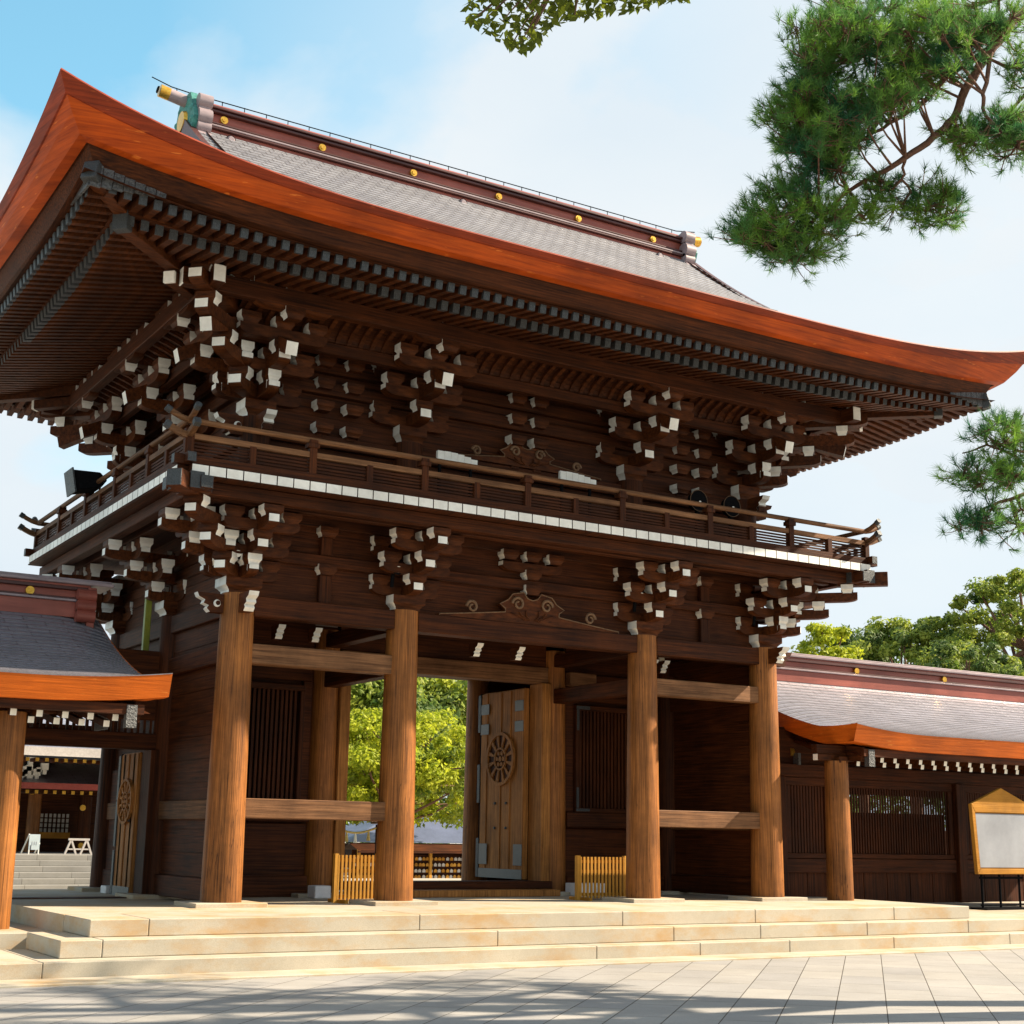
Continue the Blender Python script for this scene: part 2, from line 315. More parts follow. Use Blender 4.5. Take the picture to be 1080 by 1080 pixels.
# stone platform in single blocks
pl = thing('stone_platform', (0, 0, 0), 'three broad weathered granite steps forming the platform under the great wooden gate', 'stone steps')
def course(y0, y1, xa, xb, z0, z1, cuts, name):
    xs = [xa]+cuts+[xb]
    for a, b in zip(xs[:-1], xs[1:]):
        m = MB(); m.box(a+.003, b-.003, y0, y1, z0, z1, STEP); part(name, m, pl, .009)
def un_x(u, v, z):   # kerb stone joints measured on the photograph
    d = Fw + R2*(u-540)/FPX - U2*(v-540)/FPX; return (CAM+d*((z-CAM.z)/d.z)).x
course(-2.62, -1.5, -7.55, 7.1, .39, ZP, [-6.85, -3.25, .0, 2.45, 5.35], 'top_step_block')
course(-3.02, -1.5, -7.98, 14.0, .195, .39-.002, [-7.5, -2.3, .6, 2.2, 4.35, 6.6, 9.2, 11.6], 'middle_step_block')
course(-3.42, -1.5, -12.0, 14.0, 0, .195-.002, [-8.25, -1.0, .75, 2.4, 4.5, 7.1, 9.4, 11.8], 'bottom_step_block')
m = MB(); m.box(-7.55, 7.1, -1.498, 6.3, 0, ZP, STEP); part('platform_floor', m, pl)
for q in ((-12, -8.45, -2.2, 6.3, 0, .36), (-8.449, -7.552, -1.2, 6.3, 0, .36), (7.102, 14, -1.498, 6.3, 0, .388)):
    m = MB(); m.box(*q, STEP); part('side_platform', m, pl, .008)

# ------------------------------------------------------------------ GATE
gate = thing('two_storey_gate', (0, 2.78, ZP), 'huge two-storey dark wooden gate with sweeping orange-edged copper roof and a balcony', 'gate')
XC = [-5.0, -2.305, 2.305, 5.0]; YR = [0, 2.78, 5.56]
ZT = 4.98
for j, y in enumerate(YR):
    for i, x in enumerate(XC):
        r = .288 if j == 0 else .26
        m = MB(); zb = ZP+.06
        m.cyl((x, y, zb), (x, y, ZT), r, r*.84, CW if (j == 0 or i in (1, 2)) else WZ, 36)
        c = part('column', m, gate)
        b = MB(); b.box(x-.52, x+.52, y-.45, y+.45, ZP-.02, zb, STEP); sub('base_stone', b, c, .008)
# tie beams
def bx(name, x0, x1, y0, y1, z0, z1, m, bev=.012, **k):
    b = MB(); b.box(x0, x1, y0, y1, z0, z1, m, **k); return part(name, b, gate, bev)
for a, b in zip(XC[:-1], XC[1:]):
    for j, y in enumerate(YR):
        if j == 1: continue
        bx('tie_beam', a+.2, b-.2, y-.15, y+.15, 4.67, 4.965, WX)
    side = a < -4 or b > 4
    if side:
        bx('tie_beam', a+.2, b-.2, -.12, .12, 3.98, 4.27, RW)
        bx('rail_beam', a+.2, b-.2, -.12, .12, 1.79, 2.07, RW)
for x in (XC[0], XC[3]):
    for k in (0, 1):
        bx('tie_beam', x-.13, x+.13, YR[k]+.2, YR[k+1]-.2, 4.67, 4.96, WY)
        bx('tie_beam', x-.13, x+.13, YR[k]+.2, YR[k+1]-.2, 4.0, 4.27, WY)
        bx('rail_beam', x-.13, x+.13, YR[k]+.2, YR[k+1]-.2, 1.77, 2.05, RWY)
        bx('sill_beam', x-.13, x+.13, YR[k]+.2, YR[k+1]-.2, ZP+.05, .95, WY)
        # plank infill
        m = MB(); z = .95
        while z < 5.9:
            h = .34; 
            m.box(x-.05+random.uniform(-.004, .004), x+.05, YR[k]+.15, YR[k+1]-.15, z+.004, z+h-.004, WY); z += h
        m.box(x-.03, x+.03, YR[k]+.16, YR[k+1]-.16, .96, 5.9, WY); part('plank_wall', m, gate)
for x in (XC[1], XC[2]):
    for k in (0, 1):
        bx('tie_beam', x-.12, x+.12, YR[k]+.2, YR[k+1]-.2, 4.0, 4.27, WY)
        bx('tie_beam', x-.12, x+.12, YR[k]+.2, YR[k+1]-.2, 4.67, 4.9, WY)
# middle row: lintel, lattice windows, panels
bx('lintel', -2.1, 2.1, 2.62, 2.92, 4.36, 4.66, RW)
bx('lintel', -5, -2.5, 2.66, 2.9, 4.36, 4.62, WX); bx('lintel', 2.5, 3.1, 2.5, 2.9, 4.36, 4.6, RW, ends={'+x': CAP})
bx('lintel', 3.1, 5, 2.66, 2.9, 4.36, 4.6, WX)
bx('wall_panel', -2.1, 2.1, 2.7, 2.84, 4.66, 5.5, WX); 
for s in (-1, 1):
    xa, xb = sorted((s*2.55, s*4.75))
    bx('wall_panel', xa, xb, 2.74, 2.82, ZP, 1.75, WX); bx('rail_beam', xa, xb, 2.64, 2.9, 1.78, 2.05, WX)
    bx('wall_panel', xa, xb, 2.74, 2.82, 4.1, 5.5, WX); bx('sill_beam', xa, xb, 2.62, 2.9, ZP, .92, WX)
    # lattice window
    wx0, wx1 = (s*2.75, s*4.55) if s > 0 else (-4.55, -2.72)
    m = MB(); m.box(wx0, wx1, 2.66, 2.86, 3.92, 4.02, WX); m.box(wx0, wx1, 2.66, 2.86, 2.05, 2.13, WX)
    m.box(wx0, wx0+.08, 2.66, 2.86, 2.13, 3.92, WZ); m.box(wx1-.08, wx1, 2.66, 2.86, 2.13, 3.92, WZ)
    fr = part('lattice_window', m, gate, .01)
    m = MB(); n = 20
    for i in range(n):
        xx = wx0+.1+(wx1-wx0-.2)*(i+.5)/n; m.box(xx-.022, xx+.022, 2.72, 2.78, 2.13, 3.92, WZ)
    m.box(wx0-.1, wx1+.1, 2.825, 2.85, 1.7, 4.3, WX)
    sub('lattice', m, fr)
    m = MB()
    for (a, b, c, d) in ((wx0, wx0+.3, 3.94, 4.0), (wx0+.01, wx0+.06, 3.55, 3.94), (wx0, wx0+.3, 2.07, 2.12), (wx0+.01, wx0+.06, 2.13, 2.5)):
        m.box(a, b, 2.645, 2.658, c, d, CAP)
    sub('metal_corner', m, fr)
    bx('wall_panel', xa if s > 0 else wx1, wx0 if s > 0 else xb, 2.74, 2.82, 2.05, 4.1, WX)
# jambs, threshold steps, white foot blocks
for s in (-1, 1):
    xa, xb = sorted((s*1.93, s*2.12)); bx('door_jamb', xa, xb, 2.55, 3.0, .8, 4.36, DWD)
bx('threshold', -2.1, 2.1, 2.42, 2.95, .70, .83, WX); bx('threshold', -2.0, 2.0, 2.0, 2.42, ZP, .70, DWD)
bx('foot_block', 2.42, 3.05, 2.1, 2.5, ZP, .80, CONC); bx('foot_block', -2.66, -2.38, 2.05, 2.35, ZP, .78, CONC)
bx('ceiling', -5, 5, .2, 5.4, 5.35, 5.42, WX, 0)
for i in range(9):
    y = .5+i*.55; bx('ceiling_joist', -5, 5, y-.04, y+.04, 5.22, 5.35, WX, 0)
# back wall of the upper part, side bays behind
for xa, xb in ((-4.8, -2.5), (2.5, 4.8)): bx('wall_panel', xa, xb, 5.5, 5.6, ZP, 4.67, WX)

# crest and door leaves
def crest(m, c, ux, uz, un, R, mat):
    """sixteen-petalled flower roundel: c centre, ux/uz in-plane, un outward"""
    c, ux, uz, un = V(c), V(ux), V(uz), V(un)
    def ring(ra, rb, h, n=48):
        vs = []
        for i in range(n):
            a = 2*math.pi*i/n; d = ux*math.cos(a)+uz*math.sin(a)
            vs += [c+d*ra, c+d*ra+un*h, c+d*rb+un*h, c+d*rb]
        fs = []
        for i in range(n):
            j = (i+1) % n
            for k in range(3): fs.append((4*i+k, 4*i+k+1, 4*j+k+1, 4*j+k))
        m.add(vs, fs, mat)
    ring(R*.88, R, .05); ring(R*.36, R*.43, .045, 24)
    m.cyl(c, c+un*.04, R*.10, R*.10, mat, 12)
    for i in range(6):
        a = math.pi*i/3; d = ux*math.cos(a)+uz*math.sin(a); m.cyl(c+d*R*.23, c+d*R*.23+un*.04, R*.085, R*.085, mat, 10)
    for i in range(12):
        a = 2*math.pi*(i+.5)/12; d = ux*math.cos(a)+uz*math.sin(a); t = -ux*math.sin(a)+uz*math.cos(a)
        vs = [c+d*R*.40-t*R*.03, c+d*R*.90-t*R*.085, c+d*R*.90+t*R*.085, c+d*R*.40+t*R*.03]
        m.add(vs+[p+un*.035 for p in vs], [(4, 5, 6, 7), (0, 1, 5, 4), (2, 3, 7, 6), (1, 2, 6, 5), (3, 0, 4, 7)], mat)
def leaf(root, x, y0, y1, z0, z1, sgn, crest_r=.50, zc=3.02, strap=True):
    """leaf standing open along y; visible face looks to -x*sgn"""
    m = MB(); xo = x-sgn*.05
    m.box(x-.05, x+.05, y0, y1, z0, z1, DWD)
    lf = part('door_leaf', m, root, .01)
    fx = x-sgn*.05
    m = MB()
    ym = (y0+y1)/2
    for a, b in ((y0, y0+.22), (y1-.22, y1), (ym-.3, ym-.04), (ym+.04, ym+.3)):
        xa, xb = sorted((fx, fx-sgn*.02)); m.box(xa, xb, a, b, z0+.02, z1-.02, DWD)
    sub('door_board', m, lf, .006)
    m = MB(); m.cyl((fx-sgn*.01, ym, zc), (fx-sgn*.026, ym, zc), crest_r*.9, crest_r*.9, WZ, 40); sub('crest_dark_disc', m, lf)  # flat dark disc painting the shade in the crest's holes
    m = MB(); crest(m, (fx-sgn*.02, ym, zc), (0, 1, 0), (0, 0, 1), (-sgn, 0, 0), crest_r, DWD); sub('crest_roundel', m, lf)
    xa, xb = sorted((fx-sgn*.021, fx-sgn*.034))
    def mstrap(*q): m = MB(); m.box(xa, xb, *q, STRAP); sub('metal_strap', m, lf, .004)
    if strap:
        for a, b in ((y0, y0+.3), (y1-.3, y1)):
            mstrap(a, b, z0+.24, z0+.62); mstrap(a, b, z1-.42, z1-.22); mstrap(a, b, z1-.80, z1-.60)
    mstrap(y0, y1, z0, z0+.17)
    for dz in (0, .45):
        for dy in (-.2, .2): m = MB(); m.cyl((fx, ym+dy, 1.75+dz), (fx-sgn*.05, ym+dy, 1.75+dz), .03, .02, CAP, 10); sub('stud', m, lf)
    m = MB(); m.box(x-.06, x+.06, y1, y1+.06, z0, z1, BLK); me_ = sub('metal_edge', m, lf)
    for zz in (z0+.0, (z0+z1)/2-.35, z1-.75): m = MB(); m.box(x-.09, x+.09, y1+.001, y1+.10, zz, zz+.72, CAP); sub('edge_plate', m, lf, .006)
leaf(gate, 1.88, 3.0, 4.55, .84, 4.3, 1)
leaf(gate, -1.88, 3.0, 4.55, .84, 4.3, -1)

# bracket templates ---------------------------------------------------------
def masu_mesh(w, h, name, dp=.72):
    m = MB(); t = w/2; b = w*.37; hc = h*.44
    zs = [(0, b), (hc*.35, b*1.02), (hc*.75, t*.88), (hc, t), (h, t)]
    vs = []
    for z, r in zs: q = r*dp; vs += [(-r, -q, z), (r, -q, z), (r, q, z), (-r, q, z)]
    fs = []; ms = []
    for k in range(len(zs)-1):
        for i in range(4):
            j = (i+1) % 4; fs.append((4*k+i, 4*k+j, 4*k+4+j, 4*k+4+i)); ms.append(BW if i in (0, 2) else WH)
    fs += [(3, 2, 1, 0), (16, 17, 18, 19)]; ms += [BW, BW]
    m.add(vs, fs, ms)
    return m.mesh(name)
def armx_mesh(hl, h, w, name):
    m = MB(); pr = [(-hl, h), (hl, h)]; sd = [None, WH]
    k = 6
    pr.append((hl, h*.55)); 
    for i in range(1, k+1):
        a = i/k*math.pi/2; pr.append((hl-.2+ .2*math.cos(a), h*.55-h*.55*math.sin(a)))
    q = [(-p, z) for p, z in pr[2:]][::-1]
    prof = pr+q; side = [None]*len(prof)
    side[1] = WH; side[-1] = WH
    m.prism(prof, -w/2, w/2, BW, T=lambda p, q, t: (p, t, q), side=side)
    return m.mesh(name)
def army_mesh(L_, h, w, name):
    m = MB(); k = 6
    pr = [(.1, h), (.1, 0), (-(L_-.26), 0)]
    for i in range(1, k+1):
        a = i/k*math.pi/2; pr.append((-(L_-.26)-.26*math.sin(a)*1., h*.35-h*.35*math.cos(a)))
    pr.append((-L_, h)); side = [None]*len(pr); side[-2] = WH
    m.prism(pr, -w/2, w/2, BW, T=lambda p, q, t: (t, p, q), side=side)
    return m.mesh(name)
def build_templates(s):
    T = dict(masu=masu_mesh(.30*s, .155*s, 'bearing_block'), ax=armx_mesh(.575*s, .145*s, .145*s, 'bracket_arm'))
    T['daito'] = masu_mesh(.56*s, .22*s, 'capital_block', .8)
    for i, L_ in enumerate((.5, .87, 1.24)): T['ay%d' % (i+1)] = army_mesh(L_*s, .165*s, .155*s, 'bracket_arm')
    for i, L_ in enumerate((.5, .87, 1.24)): T['dy%d' % (i+1)] = army_mesh((L_*1.38)*s, .165*s, .165*s, 'bracket_arm')
    return T
TL, TU = build_templates(1.), build_templates(1.2)
TU['masu'] = masu_mesh(.31, .175, 'bearing_block', .66); TU['daito'] = masu_mesh(.5, .264, 'capital_block', .75)
STP, PIT_Z = .37, .30
def front_elems(s, upper):
    E = []
    z1, z2, z3 = [.22*s+.30*s*k for k in range(3)]; a = .145*s
    E += [('ay1', 0, 0, z1), ('ax', 0, 0, z1)]
    E += [('masu', x*s, 0, z1+a) for x in (-.44, .44)]+[('masu', 0, -STP*s, z1+a)]
    E += [('ay2', 0, 0, z2), ('ax', 0, -STP*s, z2)]
    E += [('masu', x*s, -STP*s, z2+a) for x in (-.44, 0, .44)]+[('masu', 0, -2*STP*s, z2+a)]
    E += [('ax', 0, -2*STP*s, z3), ('ax', 0, 0, z3)]
    if not upper: E += [('ay3', 0, 0, z3)]
    E += [('masu', x*s, -2*STP*s, z3+a) for x in (-.44, 0, .44)]+[('masu', x*s, 0, z3+a) for x in (-.44, .44)]
    if not upper: E += [('masu', 0, -3*STP*s, z3+a)]
    return E
def add_elems(root, E, T, rot=0, offs=(0, 0, 0)):
    for k, x, y, z in E:
        nm = {'m': 'bearing_block', 'a': 'bracket_arm', 'd': 'bracket_arm'}[k[0]]
        o = bpy.data.objects.new(nm, T[k]); COL.objects.link(o); o.parent = root
        c, sn = math.cos(rot), math.sin(rot)
        o.location = (x*c-y*sn, x*sn+y*c, z); o.rotation_euler = (0, 0, rot)
def tail_mesh(L_, s, white=True):
    # slanting tail rafter : from wall outwards and down, squared white end
    m = MB(); w = .15*s; z0 = .22*s+.6*s
    p = [(.15, z0+.50*s), (-L_, z0-.10*s), (-L_+.05, z0-.26*s), (.15, z0+.30*s)]
    side = [None, WH, None, None]
    m.prism(p, -w/2, w/2, BW, T=lambda p, q, t: (t, p, q), side=side)
    return m.mesh('tail_rafter')
def nose_mesh(s, name='beam_nose'):
    """carved end of a beam; wavy white edge; projects to -x"""
    pr = [(0, 0), (-.20, 0), (-.25, .05), (-.22, .09), (-.30, .12), (-.28, .17), (-.37, .21), (-.40, .27), (0, .27)]
    m = MB(); side = [None]+[WH]*6+[None, None]
    m.prism([(p*s, q*s) for p, q in pr], -.075*s, .075*s, BW, T=lambda p, q, t: (p, t, q), side=side)
    m.cyl((-.10*s, -.077*s, .13*s), (-.10*s, -.09*s, .13*s), .055*s, .05*s, WH, 14)
    m.cyl((-.09*s, -.091*s, .135*s), (-.09*s, -.095*s, .135*s), .035*s, .035*s, BW, 12)
    return m.mesh(name)
NOSE, NOSEU, NOSE_S = nose_mesh(1.), nose_mesh(1.1), nose_mesh(.75)
TAIL, TAILD = tail_mesh(1.32, 1.2), tail_mesh(1.9, 1.2)
ARM4 = armx_mesh(.52*1.2, .17*1.2, .14*1.2, 'bracket_arm')
def bracket_set(x, y, z, rots, upper=False, diag=None):
    T = TU if upper else TL; s = 1.2 if upper else 1.
    r = bpy.data.objects.new('bracket_set', T['daito']); COL.objects.link(r); r.parent = gate
    r.location = V((x, y, z))-V(gate.location)
    for rot in rots:
        E = front_elems(s, upper); add_elems(r, E, T, rot)
        if upper:
            c, sn = math.cos(rot), math.sin(rot)
            def put(me, px, py, pz, rr=0, nm=None):
                o = bpy.data.objects.new(nm or me.name, me); COL.objects.link(o); o.parent = r
                o.location = (px*c-py*sn, px*sn+py*c, pz); o.rotation_euler = (0, 0, rot+rr)
            put(TAIL, 0, 0, 0, nm='tail_rafter')
            za = .22*s+.9*s; yo = -3*STP*s
            put(ARM4, 0, yo+.06, za-.02, nm='bracket_arm')
            for k in (-.42, 0, .42): put(T['masu'], k*s, yo+.06, za+.18*s, nm='bearing_block')
            put(NOSEU, -.50*s, yo+.06, za+.10, 0, 'carved_nose'); put(NOSEU, .50*s, yo+.06, za+.10, math.pi, 'carved_nose')
            put(T['masu'], 0, yo+.06, za-.12*s, nm='bearing_block')
            put(T['ay3'], 0, .25, za, nm='bracket_arm')
    if diag is not None:
        for k in (1, 2, 3):
            z_ = .22*s+.3*s*(k-1); add_elems(r, [('dy%d' % k, 0, 0, z_)], T, diag)
            add_elems(r, [('masu', 0, -STP*s*k*1.38, z_+.145*s)], T, diag)
        if upper:
            o = bpy.data.objects.new('tail_rafter', TAILD); COL.objects.link(o); o.parent = r; o.rotation_euler = (0, 0, diag); o.location = (0, 0, .1)
            add_elems(r, [('dy3', 0, -.25, .22*s+.9*s), ('masu', 0, -1.7*s, 1.30*s)], T, diag)
    return r
HP = math.pi/2
ZB = 4.98
for x in XC[1:3]: bracket_set(x, 0, ZB, [0])
bracket_set(XC[0], 0, ZB, [0, -HP], diag=-HP/2); bracket_set(XC[3], 0, ZB, [0, HP], diag=HP/2)
bracket_set(XC[0], 2.78, ZB, [-HP]); bracket_set(XC[0], 5.56, ZB, [-HP, math.pi], diag=-HP*1.5); bracket_set(XC[3], 2.78, ZB, [HP])
bracket_set(XC[3], 5.56, ZB, [HP, math.pi], diag=HP*1.5)
# beam noses at corner columns
for (x, rot) in ((XC[0], 0), (XC[3], math.pi)):
    o = link('beam_nose', NOSE, gate, V((x+(-.24 if x < 0 else .24), 0, 4.68))-V(gate.location)); o.rotation_euler = (0, 0, rot)
for x in (XC[0], XC[3]):
    o = link('beam_nose', NOSE, gate, V((x, -.24, 4.68))-V(gate.location)); o.rotation_euler = (0, 0, HP)
for x in (-4.15, -3.55, -.7, .1, 2.85, 3.1):
    o = link('beam_nose', NOSE_S, gate, V((x, .62, 4.45))-V(gate.location)); o.rotation_euler = (0, 0, HP)
# small spotlights in the brackets
for x, y, z in ((-5.2, -.42, 5.5), (-2.62, -.42, 5.55), (1.98, -.42, 5.6), (4.62, -.42, 5.6)):
    m = MB(); m.cyl((x, y+.2, z+.06), (x, y, z), .07, .085, BLK, 16); m.cyl((x, y-.001, z), (x, y-.012, z-.003), .05, .05, WH, 16)
    m.cyl((x, y+.16, z+.02), (x, y+.2, z-.25), .03, .03, BLK, 8); part('spotlight', m, gate)
# wall plane between brackets (lower): boards, beams, struts, frog-leg strut
bx('wall_board', -4.8, 4.8, .03, .09, 4.97, 6.3, WX, 0); bx('wall_board', -5.03, -4.97, .2, 5.4, 4.97, 6.3, WY, 0); bx('wall_board', 4.97, 5.03, .2, 5.4, 4.97, 6.3, WY, 0)
bx('wall_board', -4.8, 4.8, 5.5, 5.56, 4.97, 6.3, WX, 0)
bx('wall_beam', -5.6, 5.6, -.08, .08, 5.52, 5.70, WX); bx('wall_beam', -5.6, 5.6, -.075, .085, 6.12, 6.32, WX)
bx('wall_beam', -5.08, -4.92, -.6, 6.1, 5.515, 5.695, WY); bx('wall_beam', 4.92, 5.08, -.6, 6.1, 5.515, 5.695, WY)
for s in (-1, 1):
    for x in (s*3.65,):
        m = MB(); m.box(x-.10, x+.10, -.06, .03, 5.70, 5.98, WZ); part('strut', m, gate, .008); m = MB(); m.box(x-.10, x+.10, -.06, .03, 4.97, 5.40, WZ); st = part('strut', m, gate, .008)
        for z in (5.40, 5.98):
            o = link('bearing_block', TL['masu'], st, (x, -.02, z)); 
def scroll(y, zb, hw, hh, th, mats, name, sx=0):
    m = MB()
    # flowing outline: crest lobe in middle, low wings with curls
    pts = []
    def prof(t):  # t 0..1 from tip to centre : height
        return hh*(.10+.26*t**1.1)
    n = 14; up = []
    for i in range(n): t = i/(n-1); up.append((-hw+hw*.70*t, zb+prof(t)-.05*hh))
    lobe = [(-hw*.30, zb+hh*.42), (-hw*.36, zb+hh*.55), (-hw*.27, zb+hh*.70), (-hw*.22, zb+hh*.90), (-hw*.10, zb+hh*.98), (-hw*.055, zb+hh*.80), (0, zb+hh*.75)]
    half = [(-hw, zb)]+up+lobe
    full = half+[(-x, z) for x, z in half[::-1][1:]]
    m.prism([(sx+x, z) for x, z in full], y, y+th, mats[0], T=lambda p, q, t: (p, t, q))
    m.tube([(sx+x, y-.004, z) for x, z in full], .011, mats[1], 5)
    for s in (-1, 1):
        for cx, cz, r in ((.66, .40, .20), (.16, .64, .22)):
            pts = []
            for i in range(22):
                a = i/21*math.pi*2.6; rr = hh*r*(1-.72*i/21)
                pts.append((sx+s*(hw*cx+rr*math.cos(a)), y-.01, zb+hh*cz+rr*math.sin(a)-.02))
            m.tube(pts, [.028*(1-.4*i/21) for i in range(22)], mats[1], 6)
        for q in range(3):
            m.tube([(sx+s*(.05+.04*q), y-.012, zb+hh*.12), (sx+s*(.12+.09*q), y-.012, zb+hh*.25), (sx+s*(.12+.14*q), y-.012, zb+hh*(.42-.06*q))], .014, mats[0], 5)
    return part(name, m, gate)
SCW = noise_mat('carved_wood', (.10, .05, .022), (.20, .11, .055), (6, 6, 6), 3, bump=.1)
sc = scroll(-.12, 4.967, 1.72, .52, .12, (BW, SCW), 'carved_frog_leg_strut')
cb = V((0, 0, 0))
for x, z in ((0, 5.45), (0, 5.70)): link('bearing_block', TL['masu'], sc, (x, -.05, z))
link('bracket_arm', TL['ax'], sc, (0, -.05, 5.82))
for x in (-.44, 0, .44): link('bearing_block', TL['masu'], sc, (x, -.05, 6.0))

# balcony ------------------------------------------------------------------
OB = 1.46; x0, x1, y0, y1 = -6.46, 6.46, -OB, 5.56+OB
m = MB()
for z0_, z1_, o_ in ((6.12, 6.30, 1.11),):
    m.box(-5-o_-.45, 5+o_+.45, -o_-.09, -o_+.09, z0_, z1_, WX, ends={'-x': CAP, '+x': CAP})
    m.box(-5-o_-.09, -5-o_+.09, -o_-.45, 5.56+o_+.45, z0_-.003, z1_-.003, WY, ends={'-y': CAP, '+y': CAP}); m.box(5+o_-.09, 5+o_+.09, -o_-.45, 5.56+o_+.45, z0_-.003, z1_-.003, WY, ends={'-y': CAP, '+y': CAP})
m.box(-5.9, 5.9, -.83, -.66, 6.13, 6.27, WX); m.box(-5.83, -5.66, -.9, 6.4, 6.128, 6.268, WY)
part('floor_beam', m, gate, .01)
m = MB(); pw = .247
n = int(round((x1-x0-.3)/pw))
for i in range(n):
    a = x0+.15+(x1-x0-.3)*i/n; b = a+(x1-x0-.3)/n
    m.box(a+.008, b-.008, y0, y0+1.6, 6.32, 6.45, WY, ends={'-y': WH})
n = int(round((y1-y0-.3)/pw))
for i in range(n):
    a = y0+.15+(y1-y0-.3)*i/n; b = a+(y1-y0-.3)/n
    for xa, xb, k in ((x0, x0+1.5, '-x'), (x1-1.5, x1, '+x')):
        if a > y0+1.5 or True: m.box(xa, xb, a+.008, b-.008, 6.323, 6.447, WX, ends={k: WH})
m.box(x0+.02, x1-.02, y0+.02, y1-.02, 6.305, 6.325, WY)
part('balcony_floor', m, gate)
# corner floor joist ends with grey caps
for sx, cx in ((-1, x0), (1, x1)):
    m = MB(); m.box(cx-sx*.22-.10, cx-sx*.22+.10, y0-.07, y0+.5, 6.10, 6.34, BW, ends={'-y': CAP})
    m.box(min(cx+sx*.07, cx-sx*.5), max(cx+sx*.07, cx-sx*.5), y0+.12, y0+.32, 6.105, 6.345, BW, ends={'-x': CAP, '+x': CAP})
    m.beam((cx-sx*.5, y0+.5, 6.20), (cx+sx*.13, y0-.13, 6.20), .22, .24, BW, CAP)
    part('corner_joist', m, gate, .008)
RI = .12
rx0, rx1, ry0, ry1 = x0+RI, x1-RI, y0+RI, y1-RI
EX = .33
def upcurve(a, b, axis, c, z, r, m, mat, square=False):
    pts = []
    L_ = b-a
    for i in range(25):
        t = a-EX+(L_+2*EX)*i/24
        d = max(0, a-t, t-b); e = z+.10*(d/EX)**1.5*1.2
        pts.append((t, c, e) if axis == 'x' else (c, t, e))
    # refine ends
    pts2 = []
    for k in (0, .33, .66): t = a-EX*(1-k); pts2.append((t, z+.13*(1-k)**1.5))
    pts2.append((a, z)); pts2.append((b, z))
    for k in (.34, .67, 1): pts2.append((b+EX*k, z+.13*k**1.5))
    P3 = [((t, c, zz) if axis == 'x' else (c, t, zz)) for t, zz in pts2]
    if square:
        for p, q in zip(P3[:-1], P3[1:]): m.beam(p, q, 2*r, 2*r, mat)
    else: m.tube(P3, r, mat, 10)
    for p, q in ((P3[0], P3[1]), (P3[-1], P3[-2])):
        d = (V(q)-V(p)).normalized()
        if square: m.beam(V(p)-d*.012, V(p)+d*.07, 2*r+.014, 2*r+.014, CAP)
        else: m.cyl(V(p)-d*.012, V(p)+d*.07, r+.007, r+.007, CAP, 12)
rail = None
for axis, a, b, c in (('x', rx0, rx1, ry0), ('y', ry0, ry1, rx0), ('y', ry0, ry1, rx1), ('x', rx0, rx1, ry1)):
    MW = RW if axis == 'x' else RWY
    dz = 0 if axis == 'x' else .012
    m = MB(); upcurve(a, b, axis, c, 7.08+dz, .042, m, MW); rl = part('railing', m, gate)
    m = MB(); upcurve(a, b, axis, c, 6.86+dz, .04, m, MW, True); sub('middle_rail', m, rl)
    m = MB(); p = (a-.2, c, 6.52+dz) if axis == 'x' else (c, a-.2, 6.52+dz); q = (b+.2, c, 6.52+dz) if axis == 'x' else (c, b+.2, 6.52+dz)
    m.beam(p, q, .12, .13, WX if axis == 'x' else WY, CAP); sub('bottom_rail', m, rl)
    n = 7 if axis == 'x' else 5
    for i in range(n+1):
        t = a+.02+(b-a-.04)*i/n
        m = MB()
        P = (lambda t_, d0, d1, z0_, z1_: m.box(t_-d0, t_+d0, c-d1, c+d1, z0_, z1_, WZ)) if axis == 'x' else (lambda t_, d0, d1, z0_, z1_: m.box(c-d1, c+d1, t_-d0, t_+d0, z0_, z1_, WZ))
        if i not in (0, n):
            P(t, .055, .055, 6.45, 7.0); P(t, .085, .075, 6.96, 7.03); P(t, .065, .06, 7.03, 7.08)
        else: P(t, .05, .05, 6.45, 6.97)
        sub('railing_post', m, rl, .006)
        if i < n:
            m = MB(); tm = t+(b-a-.04)/n/2
            if axis == 'x': m.box(tm-.05, tm+.05, c-.045, c+.045, 6.45, 6.84, WZ)
            else: m.box(c-.045, c+.045, tm-.05, tm+.05, 6.45, 6.84, WZ)
            sub('railing_stud', m, rl, .006)
    m = MB()
    for k in range(4):
        z = 6.615+k*.048
        if axis == 'x': m.box(a, b, c-.008, c+.012, z, z+.030, WX)
        else: m.box(c-.012, c+.008, a, b, z, z+.030, WY)
    sub('railing_slat', m, rl)

# upper storey --------------------------------------------------------------
UX = [-4.8, -2.2, 2.2, 4.8]; UY = [.22, 2.78, 5.34]; ZU = 7.72
for j, y in enumerate(UY):
    for i, x in enumerate(UX):
        if j == 1 and i in (1, 2): continue
        m = MB(); m.cyl((x, y, 6.45), (x, y, ZU), .24, .24, WZ, 24); part('upper_column', m, gate)
m = MB()
for k in range(9):
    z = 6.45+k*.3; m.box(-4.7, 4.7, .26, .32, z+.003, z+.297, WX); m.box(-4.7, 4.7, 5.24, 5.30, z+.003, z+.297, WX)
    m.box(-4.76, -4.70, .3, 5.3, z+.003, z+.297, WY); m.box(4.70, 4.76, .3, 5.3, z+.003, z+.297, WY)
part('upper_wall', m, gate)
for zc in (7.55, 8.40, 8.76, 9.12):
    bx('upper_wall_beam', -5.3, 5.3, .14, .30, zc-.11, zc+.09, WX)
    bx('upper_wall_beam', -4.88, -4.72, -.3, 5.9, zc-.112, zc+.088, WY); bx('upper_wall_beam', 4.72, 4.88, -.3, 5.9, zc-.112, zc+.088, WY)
for x in UX[1:3]: bracket_set(x, .22, ZU, [0], True)
bracket_set(UX[0], .22, ZU, [0, -HP], True, -HP/2); bracket_set(UX[3], .22, ZU, [0, HP], True, HP/2)
